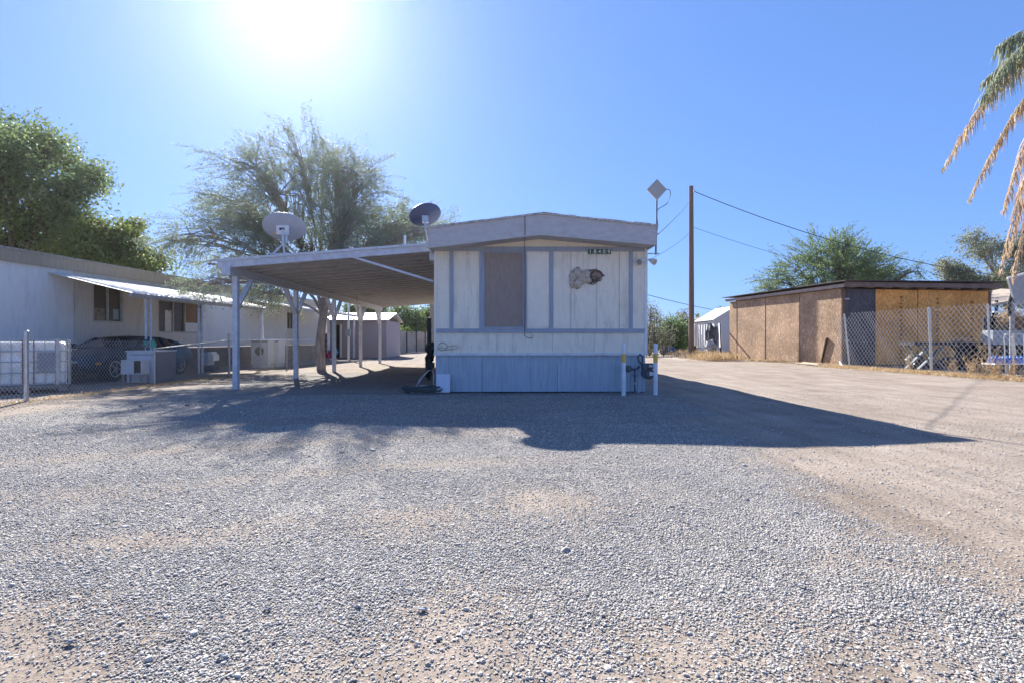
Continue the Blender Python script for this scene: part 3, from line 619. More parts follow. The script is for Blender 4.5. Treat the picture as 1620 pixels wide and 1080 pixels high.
clink('low chain-link fence in front of the dark car and the white tank', [(-8.16, 5.5), (-8.2, 8.86), (-8.28, 12.2)], [(0, 1.12), (3.36, 1.12), (6.7, 1.09)], .03, .082,
      [(-8.2, 8.86, 1.2, (0, 0), .036), (-8.16, 5.6, 1.2, (0, 0), .03)], [], .012, .0024)
clink('low chain-link fence with a bent rising top rail beside the trailer awning', [(-8.28, 12.2), (-8.32, 15.5), (-8.5, 24.0)], [(0, .85), (3.3, 1.06), (12, 1.06)], .03, .062,
      [(-8.28, 12.18, .86, (0, 0), .02), (-8.32, 15.5, 1.22, (0, 0), .034), (-8.42, 19.8, 1.4, (0, 0), .02), (-8.5, 24, 1.2, (0, 0), .03)],
      [((-8.28, 12.2, .85), (-8.32, 15.5, 1.05)), ((-8.32, 15.5, 1.05), (-8.5, 24, 1.07))], .01, .0024)
clink('tall leaning chain-link fence in front of the plywood shed on the right', [(13.15, 20.3), (13.5, 16.05), (14.0, 11.0)], [(0, 2.02), (1.8, 2.16), (4.2, 2.10), (4.3, 2.14), (9.5, 2.25)], .02, .15,
      [(13.42, 19.8, 2.05, (-.22, 0, 0), .03), (13.5, 16.05, 2.07, (-.09, 0), .040), (14.0, 11.0, 2.1, (0, 0), .04), (15.72, 16.4, 2.2, (-.1, 0), .03)], [], .035, .0048, 1.25)
# ================================================================ tank in its cage
K = thing('caged_water_tank', (-9.7, 10.4, 0), 'white plastic liquid tank in a rusty tube cage on a pallet behind the left fence', 'tank', rz=R(38), local=True)
tk = MB()
Wt, Dt = 1.36, 1.0
pp = [(-Wt / 2 + .03, .16), (-Wt / 2 + .03, .95), (-Wt / 2 + .08, 1.02), (Wt / 2 - .08, 1.02), (Wt / 2 - .03, .95), (Wt / 2 - .03, .16)]
tk.prism(pp, .03, Dt - .03); tank = tk.build('tank', mat('milky_plastic', (.86, .85, .81), .35, var=.08, dirt=(.6, .45, .3), dscale=2.5, damt=.4), K)
bm_ = tank.modifiers.new('bev', 'BEVEL'); bm_.width = .04; bm_.segments = 3
MB().tube([(.0, .5, 1.02), (.0, .5, 1.06)], .16, 18).build('cap', mat('cap_dark', (.1, .12, .1), .5), tank)
MB().disc((-.13, .022, .64), (0, 1, 0), .12, .01, 22).build('round_label', mat('bright_label', (.95, .95, .95), .4, var=.02), tank)
for k in range(9):
    x = -Wt / 2 + .015 + k * (Wt - .03) / 8
    MB().tube([(x, -.005, .14), (x, -.005, 1.05)], .010, 6).build('cage_tube', rust if k in (0, 1, 2, 4, 5, 7) else galv, K)
for z in (.16, .40, .62, .83, 1.05):
    MB().tube([(-Wt / 2 - .04, -.02, z), (Wt / 2 + .06, -.02, z)], .011, 6).build('cage_tube', galv, K)
    MB().tube([(Wt / 2 + .01, -.02, z), (Wt / 2 + .01, Dt, z)], .011, 6).build('cage_tube', galv, K)
for k in range(5): MB().tube([(Wt / 2 + .02, .1 + k * .2, .14), (Wt / 2 + .02, .1 + k * .2, 1.05)], .010, 6).build('cage_tube', galv, K)
MB().box(.22, .52, -.035, -.020, .40, .80).build('label_plate', mat('plate_grey', (.22, .235, .27), .45, .3), K)
MB().box(.50, .56, -.04, -.0, .14, 1.08).build('cage_upright', mat('upright_pale', (.55, .52, .5), .5, .2, dirt=(.3, .15, .08), dscale=4, damt=.6), K)
pl = MB(); pl.box(-Wt / 2, Wt / 2, 0, Dt, .10, .135)
for x in (-Wt / 2 + .07, 0, Wt / 2 - .07): pl.box(x - .07, x + .07, .02, .16, .0, .10); pl.box(x - .07, x + .07, Dt - .16, Dt - .02, .0, .10)
pl.build('pallet', mat('pallet_metal', (.30, .27, .25), .7, dirt=(.2, .1, .06)), K)
# ================================================================ dark coupe
V = thing('parked_car', (-11.05, 14.85, 0), 'dark teal low coupe with amber side lights parked nose out beside the trailer', 'car', local=True)
# local: +x towards our fence (its left flank), nose towards -y
paint = mat('teal_car_paint', (.012, .045, .07), .38, .1, var=.2, dirt=(.08, .08, .08), dscale=3, damt=.4, spec=.4)
st = [(-2.25, .34, .52, .58, .70), (-2.15, .24, .60, .66, .80), (-1.75, .18, .67, .73, .85), (-1.1, .17, .74, .80, .87), (-.45, .17, .80, .86, .88), (.3, .17, .83, .88, .88), (1.2, .17, .84, .88, .88), (1.75, .2, .84, .88, .86), (2.1, .26, .80, .84, .80), (2.22, .36, .62, .68, .72)]
v = []; f = []
for (y, zb, zbelt, zt_, hw) in st:
    ring = [(-hw * .96, zb), (-hw, (zb + zbelt) / 2), (-hw * .97, zbelt), (-hw * .62, zt_), (0, zt_ + .02), (hw * .62, zt_), (hw * .97, zbelt), (hw, (zb + zbelt) / 2), (hw * .96, zb), (0, zb)]
    v += [(x, y, z) for x, z in ring]
for i_ in range(len(st) - 1):
    for k in range(10): a = i_ * 10 + k; b = i_ * 10 + (k + 1) % 10; f.append((a, b, b + 10, a + 10))
f += [tuple(reversed(range(10))), tuple((len(st) - 1) * 10 + k for k in range(10))]
body = MB().add(v, f).build('body', paint, V, smooth=True); sb = body.modifiers.new('s', 'SUBSURF'); sb.levels = 1; sb.render_levels = 2
cb_ = [(-.62, .87, .70, .84, .60), (.05, 1.12, .60, .86, .72), (.9, 1.13, .58, .86, .72), (1.75, .90, .62, .80, .66)]
v = []; f = []
cab = [(-.75, .84, .74), (-.15, 1.09, .60), (.2, 1.13, .57), (.85, 1.12, .56), (1.25, 1.05, .57), (1.85, .86, .66)]
for (y, z, hw) in cab: v += [(-.80, y, .82), (-hw, y, z), (0, y, z + .03), (hw, y, z), (.80, y, .82)]
for i_ in range(len(cab) - 1):
    for k in range(4): a = i_ * 5 + k; f.append((a, a + 1, a + 6, a + 5))
MB().add(v, f).build('windows', glass, V, smooth=False)
rfm = MB(); rr = [(-.12, 1.105, .60), (.2, 1.145, .575), (.85, 1.135, .565), (1.2, 1.075, .575)]
v = []; f = []
for (y, z, hw) in rr: v += [(-hw, y, z), (0, y, z + .035), (hw, y, z), (-hw - .02, y, z - .05), (hw + .02, y, z - .05)]
for i_ in range(len(rr) - 1): a = i_ * 5; f += [(a, a + 1, a + 6, a + 5), (a + 1, a + 2, a + 7, a + 6), (a + 3, a, a + 5, a + 8), (a + 2, a + 4, a + 9, a + 7)]
rfm.add(v, f).build('roof_panel', paint, V, smooth=True)
pil = MB()
for sx in (-1, 1):
    pil.bar((sx * .80, -.72, .83), (sx * .60, -.12, 1.11), .05, .035); pil.bar((sx * .66, 1.85, .86), (sx * .575, 1.2, 1.06), .10, .04); pil.bar((sx * .81, .75, .84), (sx * .59, .75, 1.12), .06, .03)
pil.build('pillar', paint, V)
MB().box(-.60, .60, -2.27, -2.2, .36, .46).build('grille', black, V)
for sx in (-1, 1):
    MB().box(sx * .46 - .14, sx * .46 + .14, -2.262, -2.20, .49, .55).build('headlight', mat('lamp_glass', (.35, .36, .36), .15, spec=.8), V)
    MB().box(sx * .865 - .012, sx * .865 + .012, -2.0, -1.84, .44, .50).build('turn_signal', mat('amber_lamp', (.65, .22, .03), .3), V)
    MB().box(sx * .93 - .07, sx * .93 + .07, -.62, -.50, .86, .96).build('mirror', paint, V)
    for yy in (-1.42, 1.25):
        c = Vector((sx * .80, yy, .31)); w_ = MB().disc(c, (1, 0, 0), .31, .21, 28).build('wheel', rubber, V)
        r2 = MB()
        for k in range(24): a0, a1 = 6.2832 * k / 24, 6.2832 * (k + 1) / 24; r2.bar(c + Vector((sx * .11, .20 * math.cos(a0), .20 * math.sin(a0))), c + Vector((sx * .11, .20 * math.cos(a1), .20 * math.sin(a1))), .03, .02)
        for k in range(5): a0 = 6.2832 * k / 5; r2.bar(c + Vector((sx * .108, 0, 0)), c + Vector((sx * .108, .19 * math.cos(a0), .19 * math.sin(a0))), .05, .012)
        r2.build('rim', mat('alloy_rim', (.45, .45, .46), .35, .6), w_)
MB().box(-.62, .62, 2.2, 2.25, .52, .64).build('tail_light', mat('tail_red', (.25, .02, .02), .3), V)
# ================================================================ white metal box with cage side, by the fence corner
Yb = 12.9
wm = mat('white_enamel', (.62, .65, .70), .45, var=.06, dirt=(.3, .28, .26), dscale=4, damt=.4)
x0, x1 = PX(206, Yb), PX(250, Yb)
D = thing('white_cabinet', ((x0 + x1) / 2, Yb, 0), 'open white metal cabinet full of junk standing behind the fence beside the dark car', 'cabinet')
zt = PZ(556, Yb)
MB().box(x0, x1, Yb, Yb + .03, .0, zt).box(x0, x0 + .03, Yb + .03, Yb + .75, 0, zt).box(x0, x1, Yb + .75, Yb + .78, 0, zt).box(x0 + .03, x1, Yb + .03, Yb + .75, .02, .05).build('shell', wm, D)
MB().box(x0 - .02, x1 + .03, Yb - .03, Yb + .8, zt, zt + .03).build('top', wm, D)
s_ = MB(); 
for k in range(26): yy = Yb + .02 + k * .03; s_.box(x1 + .002, x1 + .012, yy, yy + .012, .05, zt - .04)
s_.box(x1 - .01, x1 + .001, Yb, Yb + .78, .0, zt)
s_.build('louvred_side', mat('louvre_grey', (.25, .25, .27), .6, .2), D)
MB().box(PX(212, Yb), PX(248, Yb), Yb - .008, Yb - .002, PZ(562, Yb), PZ(559, Yb)).build('top_trim', mat('trim_grey', (.4, .42, .46), .5), D)
Yc = 12.55; x0, x1 = PX(197, Yc), PX(229, Yc)
B2 = thing('open_crate', ((x0 + x1) / 2, Yc, 0), 'small open white crate with a dark inside raised in front of the white cabinet', 'crate')
z0, z1 = PZ(591, Yc), PZ(570, Yc)
MB().box(x0, x1, Yc, Yc + .3, z1, z1 + .02).box(x0, x1, Yc, Yc + .3, z0, z0 + .02).box(x0, x0 + .02, Yc, Yc + .3, z0 + .02, z1).box(x1 - .02, x1, Yc, Yc + .3, z0 + .02, z1).box(x0 + .02, PX(216, Yc), Yc + .01, Yc + .03, z0 + .02, z1).build('shell', wm, B2)
MB().box(x0 + .02, x1 - .02, Yc + .24, Yc + .26, z0 + .02, z1).build('back', mat('brown_dark', (.07, .05, .04), .9), B2)
lg = MB()
for xx in (x0 + .03, x1 - .03):
    for yy in (Yc + .03, Yc + .27): lg.box(xx - .015, xx + .015, yy - .015, yy + .015, 0, z0)
lg.build('legs_frame', mat('leg_grey', (.3, .3, .3), .6), B2)
cl = MB(); n = 9
for k in range(n): xx = PX(228, 12.8) + k * .024; dz = .03 * math.sin(k * 1.7); cl.box(xx, xx + .026, 12.80 + .012 * math.sin(k * 2.1), 12.81 + .012 * math.sin(k * 2.1) + .01, PZ(591, 12.8) + dz, PZ(571, 12.8))
cl.build('hanging_cloth', mat('pale_cloth', (.50, .57, .66), .9), label='pale blue cloth hanging on the front of the white cabinet', cat='cloth')
Yt = 13.2
tt = thing('toy_figure', (PX(235, Yt), Yt, zt + .03), 'small black and teal junk figure standing on the white cabinet', 'toy')
zc = zt + .03
a = MB(); a.bar((PX(232, Yt), Yt, zc), (PX(235, Yt), Yt, zc + .15), .018); a.bar((PX(238, Yt), Yt, zc), (PX(235, Yt), Yt, zc + .15), .018); a.bar((PX(230, Yt), Yt, zc + .27), (PX(241, Yt), Yt, zc + .24), .04); a.build('frame', black, tt)
a = MB(); v, f_ = lump((PX(236, Yt), Yt, zc + .19), (.06, .04, .07), 1, 3); a.add(v, f_); a.build('wrap', mat('teal_plastic', (.03, .32, .26), .5), tt)
v, f_ = lump(P(247.5, 546, 13.0), (.06, .05, .13), 1, 12); MB().add(v, f_).build('teal_rag', MATS['teal_plastic'], label='teal rag hanging from the awning post above the white cabinet', cat='rag')
v, f_ = lump((PX(284, 14.2), 14.2, PZ(562, 14.2)), (.16, .2, .32), 1, 22); MB().add(v, f_).build('blue_bag', mat('dark_blue_cloth', (.04, .11, .16), .8, var=.3), label='dark blue bag slumped behind the louvred side of the white cabinet', cat='bag')
# cooler on stand
Yw = 17.5
t = thing('white_cooler', (PX(335, Yw), Yw, 0), 'pale blue and white chest on a low stand by the trailer skirting', 'cooler')
MB().box(PX(322, Yw), PX(332, Yw), Yw, Yw + .4, PZ(577, Yw), PZ(557, Yw)).build('chest', mat('pale_blue_plastic', (.42, .5, .6), .5), t)
MB().prism([(PX(332.5, Yw), PZ(570, Yw)), (PX(341, Yw), PZ(570, Yw)), (PX(341, Yw), PZ(562, Yw)), (PX(336, Yw), PZ(556, Yw)), (PX(332.5, Yw), PZ(556, Yw))], Yw, Yw + .35).build('bin', white, t)
MB().box(PX(322, Yw), PX(339, Yw), Yw + .0, Yw + .4, .02, PZ(578, Yw)).build('stand', mat('stand_dark', (.1, .1, .1), .8), t)
# washing machines
for px, Yw, lab in ((413, 20.0, 'white front-loading washing machine with a round door under the second awning'), (430, 20.6, 'plain white appliance beside the washing machine with the round door')):
    t = thing('washing_machine', (PX(px, Yw), Yw, 0), lab, 'washing machine' if px == 413 else 'appliance')
    z0, z1 = .12, PZ(536, Yw); hw = .33
    MB().box(PX(px, Yw) - hw, PX(px, Yw) + hw, Yw, Yw + .6, z0, z1).box(PX(px, Yw) - hw + .03, PX(px, Yw) + hw - .03, Yw + .03, Yw + .57, 0, z0).build('body', white, t)
    MB().box(PX(px, Yw) - hw + .02, PX(px, Yw) + hw - .02, Yw - .006, Yw, z1 - .13, z1 - .02).build('control_panel', mat('panel_grey', (.3, .3, .32), .4), t)
    if px == 413:
        c = Vector((PX(px, Yw), Yw - .01, PZ(555, Yw))); MB().tube([c + Vector((.20 * math.cos(k / 24 * 6.2832), 0, .20 * math.sin(k / 24 * 6.2832))) for k in range(25)], .03, 8).build('door_ring', mat('ring_white', (.75, .75, .75), .3), t)
        MB().disc(c, (0, 1, 0), .175, .02, 24).build('door_glass', glass, t)
Yw = 27; t = thing('white_shelf', (PX(513, Yw), Yw, 0), 'tall white shelf unit standing outdoors beside the mesquite trunk', 'shelf')
x0, x1, z1 = PX(508, Yw), PX(519.5, Yw), PZ(527, Yw); m = MB(); m.box(x0, x0 + .03, Yw, Yw + .35, 0, z1).box(x1 - .03, x1, Yw, Yw + .35, 0, z1)
m.build('side', white, t); m = MB()
for k in range(6): zz = .1 + k * (z1 - .1) / 5; m.box(x0 + .03, x1 - .03, Yw, Yw + .35, zz - .02, zz)
m.build('shelves', white, t); MB().box(x0 + .03, x1 - .03, Yw + .34, Yw + .35, 0, z1).build('back', mat('shelf_back', (.3, .28, .3), .7), t)
Yw = 26.5
for k, (px, pyy, rx, rz_, c, nm, lab) in enumerate(((523, 561, .16, .22, (.45, .05, .12), 'red', 'red and pink plastic toy in the pile left of the third carport post'), (529, 557, .20, .22, (.10, .30, .50), 'blue', 'blue tarp bundle on top of the toy pile left of the third carport post'), (526, 569, .28, .12, (.6, .6, .6), 'pale', 'pale plastic tub at the bottom of the toy pile left of the third carport post'))):
    v, f_ = lump(P(px, pyy, Yw), (rx, .2, rz_), 1, 30 + k); MB().add(v, f_).build('toy_bundle', mat('toy_' + nm, c, .5, var=.3, scale=5), label=lab, cat='toy', group=None)
# ================================================================ structures behind the carport
Ys = 31.0; pk = mat('pinkish_siding', (.36, .31, .32), .7, var=.06, stretch=(8, 8, 1))
x0, x1 = PX(520, Ys), PX(612, Ys); zt = PZ(507, Ys)
t = thing('pink_shed', ((x0 + x1) / 2, Ys, 0), 'dusky pink shed with a white metal roof and a dark doorway behind the carport', 'shed')
MB().box(x0, x1, Ys, Ys + 4, 0, zt).build('wall', pk, t)
MB().add([(x0 - .2, Ys - .25, zt - .02), (x1 + .2, Ys - .25, zt - .02), (x1 + .2, Ys + 2, zt + .48), (x0 - .2, Ys + 2, zt + .48), (x0 - .2, Ys - .25, zt + .05), (x1 + .2, Ys - .25, zt + .05), (x1 + .2, Ys + 2, zt + .55), (x0 - .2, Ys + 2, zt + .55), (x0 - .2, Ys + 4.2, zt - .02), (x1 + .2, Ys + 4.2, zt - .02)],
         [(3, 2, 1, 0), (4, 5, 6, 7), (0, 1, 5, 4), (1, 2, 6, 5), (0, 4, 7, 3), (7, 6, 9, 8), (3, 8, 9, 2), (3, 7, 8), (2, 9, 6)]).build('roof', mat('white_metal_roof', (.72, .72, .72), .45, .1), t)
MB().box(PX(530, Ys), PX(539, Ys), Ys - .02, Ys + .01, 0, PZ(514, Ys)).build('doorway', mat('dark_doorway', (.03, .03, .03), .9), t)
for px in (528.6, 540.4): MB().box(PX(px, Ys) - .05, PX(px, Ys) + .05, Ys - .04, Ys - .0, 0, PZ(513, Ys)).build('door_frame', white, t)
Yp = 27.5; t = thing('service_post', (PX(552, Yp), Yp, 0), 'white electrical service post with a meter box in front of the pink shed', 'post')
MB().box(PX(550.6, Yp), PX(553.4, Yp), Yp, Yp + .08, 0, PZ(478, Yp)).build('post', white, t)
MB().box(PX(548, Yp), PX(556, Yp), Yp - .1, Yp - .002, PZ(532, Yp), PZ(521, Yp)).build('meter_box', mat('box_grey', (.4, .42, .42), .5, .3), t)
fa = mat('tan_fence_board', (.40, .35, .30), .8, var=.18, scale=3, dirt=(.22, .18, .15), dscale=5)
t = thing('board_fence', (-9, 38, 0), 'weathered tan board fence running back behind the carport', 'fence')
a = Vector((-10.1, 34.5, 0)); b = Vector((-5.3, 58, 0)); d = (b - a).normalized(); nseg = 11
for k in range(nseg):
    p0 = a + (b - a) * k / nseg; p1 = a + (b - a) * (k + 1) / nseg; m = MB(); nb = 13
    for q in range(nb): q0 = p0 + (p1 - p0) * (q + .04) / nb; q1 = p0 + (p1 - p0) * (q + .96) / nb; h_ = 1.78 + random.uniform(-.03, .03); m.bar(q0 + Vector((0, 0, h_ / 2)), q1 + Vector((0, 0, h_ / 2)), .02, h_)
    m.build('panel', fa, t); MB().box(p0.x + .03, p0.x + .11, p0.y - .04, p0.y + .04, 0, 1.86).build('post', mat('dark_post', (.08, .07, .06), .8), t)
MB().add([(-5.3, 58, 0), (20, 62, 0), (20, 62, 1.8), (-5.3, 58, 1.8), (-5.3, 58.1, 0), (20, 62.1, 0), (20, 62.1, 1.8), (-5.3, 58.1, 1.8)], [(0, 1, 2, 3), (7, 6, 5, 4), (3, 2, 6, 7), (0, 3, 7, 4), (1, 5, 6, 2)]).build('rear_panel', fa, t)
# ================================================================ right side: shed, pole, yard things
dv = Vector((1, .16, 0)).normalized(); bv = Vector((-.16, 1, 0)).normalized(); C0 = Vector((14.1, 21.3, 0)); rzs = math.atan(.16)
def osbmat(name, c, c2, spk=.5):
    m = bpy.data.materials.new(name); m.use_nodes = True; N = m.node_tree.nodes; L = m.node_tree.links; b = N['Principled BSDF']; b.inputs['Roughness'].default_value = .8; b.inputs['Specular IOR Level'].default_value = .2
    tc = N.new('ShaderNodeTexCoord'); mp = N.new('ShaderNodeMapping'); L.new(tc.outputs['Object'], mp.inputs[0]); mp.inputs['Scale'].default_value = (24, 24, 9)
    v = N.new('ShaderNodeTexVoronoi'); L.new(mp.outputs[0], v.inputs[0]); v.inputs['Scale'].default_value = 1.3
    s = N.new('ShaderNodeSeparateColor'); L.new(v.outputs['Color'], s.inputs[0]); r = N.new('ShaderNodeValToRGB'); L.new(s.outputs[0], r.inputs[0])
    e = r.color_ramp.elements; e[0].color = (*[q * .74 for q in c], 1); e[1].color = (*c2, 1); k = e.new(.5); k.color = (*c, 1); k = e.new(.86); k.color = (*[q * 1.14 for q in c], 1)
    n = N.new('ShaderNodeTexNoise'); n.inputs['Scale'].default_value = .9; n.inputs['Detail'].default_value = 8; L.new(tc.outputs['Object'], n.inputs[0])
    rr = N.new('ShaderNodeMapRange'); rr.inputs[1].default_value = .3; rr.inputs[2].default_value = .7; rr.inputs[3].default_value = .72; rr.inputs[4].default_value = 1.2; L.new(n.outputs[0], rr.inputs[0])
    x = N.new('ShaderNodeVectorMath'); x.operation = 'SCALE'; L.new(r.outputs[0], x.inputs[0]); L.new(rr.outputs[0], x.inputs['Scale']); L.new(x.outputs[0], b.inputs['Base Color']); return m
osb = osbmat('weathered_strand_board', (.42, .28, .18), (.60, .47, .33)); orange = osbmat('orange_strand_board', (.82, .38, .11), (.88, .50, .20)); char = osbmat('charcoal_board', (.10, .095, .105), (.14, .13, .14))
SH = thing('plywood_shed', tuple(C0), 'long strand-board shed with orange and charcoal panels and a low brown roof', 'shed', rz=rzs, local=True)
Hs = 3.22
MB().box(0, .04, .045, 8.0, 0, Hs).build('side_wall', osb, SH)
m = MB(); 
for y in (2.44, 4.88, 7.3): m.box(-.012, -.002, y - .012, y + .012, .02, Hs)
m.build('side_seam', mat('seam_dark', (.06, .04, .03), .9), SH)
m = MB(); m.bar((-.03, 1.1, .0), (-.05, .75, 1.15), .09, .05); m.build('side_prop', mat('dark_board', (.07, .05, .04), .9), SH)
for (a_, b_, mm, nm) in ((.16, 1.62, char, 'charcoal_panel'), (1.64, 3.72, orange, 'orange_panel'), (3.77, 6.0, orange, 'orange_panel'), (6.01, 7.42, orange, 'orange_panel')):
    MB().box(a_, b_, .0, .03, .02, Hs - (.02 if a_ < 3.7 else .0)).build(nm, mm, SH)
MB().box(0, .15, -.012, .03, 0, Hs).build('corner_post', mat('brown_stain', (.17, .10, .065), .7, var=.15), SH)
MB().box(7.43, 7.55, -.012, .03, 0, Hs).build('corner_post', MATS['brown_stain'], SH)
MB().box(.05, 7.5, .035, .06, 0, Hs).box(7.5, 7.54, .06, 8, 0, Hs).box(.04, 7.5, 7.96, 8, 0, Hs).build('inner_wall', mat('dark_inner', (.05, .04, .03), .9), SH)
m = MB()
for x, z0, z1 in ((2.9, .3, 2.85), (4.75, 1.0, 2.8), (6.55, .8, 2.8)):
    z = z0
    while z < z1: h_ = random.uniform(.03, .12); m.box(x - random.uniform(.04, .09), x + random.uniform(.04, .09), -.004, -.001, z, z + h_); z += h_ + random.uniform(.05, .14)
m.build('board_stamp', mat('stamp_dark', (.36, .17, .06), .9, var=.4), SH)['kind'] = 'stuff'
for z in (1.0, 2.75): MB().box(.14, .34, -.02, -.001, z, z + .05).build('hinge', galv, SH)
rb = mat('brown_roof_board', (.20, .14, .12), .7, var=.2, scale=5)
MB().prism([(-.15, Hs + .03), (7.75, Hs + .10), (7.75, Hs + .29), (7.0, Hs + .28), (-.15, Hs + .23)], -.32, -.28).build('front_fascia', rb, SH)
MB().box(-.16, -.12, -.28, 8.2, Hs + .02, Hs + .16).build('side_fascia', mat('bleached_board', (.38, .30, .25), .8, var=.2), SH)
MB().prism([(-.25, Hs + .26), (7.9, Hs + .36), (8.3, Hs + .40), (8.3, Hs + .42), (7.9, Hs + .39), (-.25, Hs + .29)], -.45, 8.4).build('roof', mat('tar_roof', (.10, .085, .08), .9, var=.3), SH)
m = MB()
for k in range(9): x = .4 + k * .86; m.box(x, x + .04, -.27, 8.0, Hs + .02, Hs + .24)
m.build('rafters', MATS['bleached_board'], SH)
for k, (p0, p1, lab) in enumerate(((P(1262, 573, 23.2), P(1322, 580, 20.6), 'longest pale plank lying at the foot of the strand-board wall'), (P(1295, 577, 21.4), P(1336, 577, 21.0), 'short pale plank lying crosswise at the foot of the strand-board wall'), (P(1275, 576, 22.2), P(1300, 580, 20.6), 'small plank splinter lying on the dirt just left of the other planks'))):
    p0.z = .03 + .03 * k; p1.z = .03 + .03 * k; MB().bar(p0, p1, .14, .025).build('plank', mat('pale_wood', (.55, .45, .36), .8, var=.15), label=lab, cat='plank', group='planks at the foot of the shed')
MB().tube([P(1333, 572, 20.6), P(1336, 577, 20.4), P(1340, 581, 20.2)], [.03, .06, .06], 10).build('plastic_jug', mat('jug_blue', (.3, .42, .5), .4), label='pale blue plastic jug lying at the corner of the plywood shed', cat='jug')
v, f_ = lump(P(1363, 581, 19.5), (.07, .07, .06), 1, 44); MB().add(v, f_).build('white_cup', white, label='crumpled white cup on the dirt at the foot of the leaning fence', cat='litter')
# utility pole and wires
Yp = 30.0
t = thing('utility_pole', (PX(1095, Yp), Yp, 0), 'tall plain brown wooden utility pole right of the mobile home', 'utility pole')
xp = PX(1095, Yp); zp = PZ(294, Yp)
MB().tube([(xp, Yp, -.2), (xp, Yp, 4), (xp - .02, Yp, zp)], [.165, .15, .125], 14).build('pole', mat('pole_wood', (.20, .135, .10), .85, var=.25, scale=4, dirt=(.3, .24, .2), bump=.4, bscale=20, stretch=(3, 3, .25)), t)
MB().box(xp + .13, xp + .20, Yp - .05, Yp + .05, zp - .32, zp - .22).build('insulator', galv, t)
def cable(a, b, sag, r_, label, n=24):
    a = Vector(a); b = Vector(b); pts = [a.lerp(b, k / n) - Vector((0, 0, sag * 4 * (k / n) * (1 - k / n))) for k in range(n + 1)]
    o = MB().tube(pts, r_, 5).build('overhead_cable', black, label=label, cat='cable', group='overhead cables'); return o
cable((xp + .15, Yp, zp - .30), P(1660, 441, 34), .95, .022, 'thick overhead cable sagging from the pole top to the right across the sky')
cable((xp - .1, Yp, zp - .9), P(1038, 374, 10.6), .06, .008, 'overhead cable dropping from the pole to the right corner of the mobile home')
cable((xp + .1, Yp, PZ(359, Yp)), P(1500, 446, 50), .8, .012, 'thin overhead cable leaving the pole at mid height to the right')
cable((xp - .1, Yp, PZ(368, Yp)), P(1030, 410, 22), .1, .008, 'thin faint overhead cable from mid pole down to the left behind the mobile home')
cable(P(960, 448, 36), P(1180, 497, 60), .3, .025, 'low overhead cable between the mobile home and the plywood shed, upper of two')
cable(P(960, 505, 60), P(1170, 512, 60), .3, .025, 'low overhead cable just above the hedge, lower of two')
# white slatted panel, white shed, brown shed
Yg = 31.5; t = thing('slatted_panel', (PX(1111, Yg), Yg, .5), 'white slatted panel standing in the weeds beside the utility pole', 'panel')
m = MB(); m.bar(P(1100, 513, Yg), P(1122, 511, Yg), .06, .12); m.bar(P(1104, 548, Yg), P(1122, 549, Yg), .06, .10); m.build('rail', white, t)
for k in range(6): MB().bar(P(1101 + k * 4.1, 547, Yg + .04), P(1101 + k * 4.1, 513, Yg + .04), .10, .03, up=(0, 1, 0)).build('slat', white, t)
Yg = 34.5; x0, x1, x2 = PX(1131.5, Yg), PX(1150, Yg), PX(1166, Yg)
t = thing('white_shed', ((x0 + x1) / 2, Yg, 0), 'small white gabled shed between the slatted panel and the strand-board shed', 'shed')
MB().prism([(x0, 0), (PX(1160, Yg), 0), (PX(1160, Yg), PZ(489, Yg)), (x0, PZ(508, Yg))], Yg, Yg + 3).build('wall', mat('shed_white', (.62, .64, .68), .6, var=.05), t)
MB().bar((x0 - .1, Yg - .1, PZ(507, Yg)), (PX(1162, Yg), Yg - .1, PZ(487, Yg)), .08, .14, up=(0, 1, 0)).build('roof_edge', white, t)
MB().add([(x0 - .15, Yg - .15, PZ(506.5, Yg)), (PX(1164, Yg), Yg - .15, PZ(485, Yg)), (PX(1164, Yg), Yg + 3.2, PZ(485, Yg)), (x0 - .15, Yg + 3.2, PZ(506.5, Yg)), (x0 - .15, Yg - .15, PZ(506.5, Yg) + .04), (PX(1164, Yg), Yg - .15, PZ(485, Yg) + .04), (PX(1164, Yg), Yg + 3.2, PZ(485, Yg) + .04), (x0 - .15, Yg + 3.2, PZ(506.5, Yg) + .04)], [(3, 2, 1, 0), (4, 5, 6, 7), (0, 1, 5, 4), (1, 2, 6, 5), (2, 3, 7, 6), (3, 0, 4, 7)]).build('roof', MATS['white_metal_roof'], t)
MB().tube([P(1140, 512, 30), P(1142.5, 566, 27.5)], .05, 8).build('leaning_rod', black, label='thin black post leaning in front of the white gabled shed', cat='post')
Yg = 42; x0, x1 = PX(1116, Yg), PX(1150, Yg)
t = thing('brown_shed', ((x0 + x1) / 2, Yg, 0), 'distant orange-brown shed with a dark sloping roof behind the white shed', 'shed')
MB().prism([(x0 + .3, 0), (x1, 0), (x1, PZ(498, Yg)), (x0 + .3, PZ(505, Yg))], Yg, Yg + 3).build('wall', orange, t)
MB().prism([(x0 - .2, PZ(506, Yg)), (x1 + .2, PZ(496, Yg)), (x1 + .2, PZ(494, Yg)), (x0 - .2, PZ(504, Yg))], Yg - .4, Yg + 3.3).build('roof', rb, t)
junk = [(1125, 528, 31, .22, .55, (.10, .11, .12), 'dark grey junk heap piece below the slatted panel corner'), (1131, 535, 31, .25, .6, (.22, .23, .25), 'grey junk heap piece in front of the white gabled shed'), (1126, 548, 30.5, .3, .35, (.45, .45, .46), 'pale junk heap piece low beside the slatted panel'), (1058, 555, 38, .55, .28, (.06, .10, .22), 'blue bundle on the ground at the foot of the hedge')]
for k, (px, pyy, Yj, rx, rz_, c, lab) in enumerate(junk):
    v, f_ = lump(P(px, pyy, Yj), (rx, .3, rz_), 1, 60 + k); MB().add(v, f_).build('junk_bundle', mat('junk_%d' % k, c, .8, var=.5, scale=5), label=lab, cat='junk')
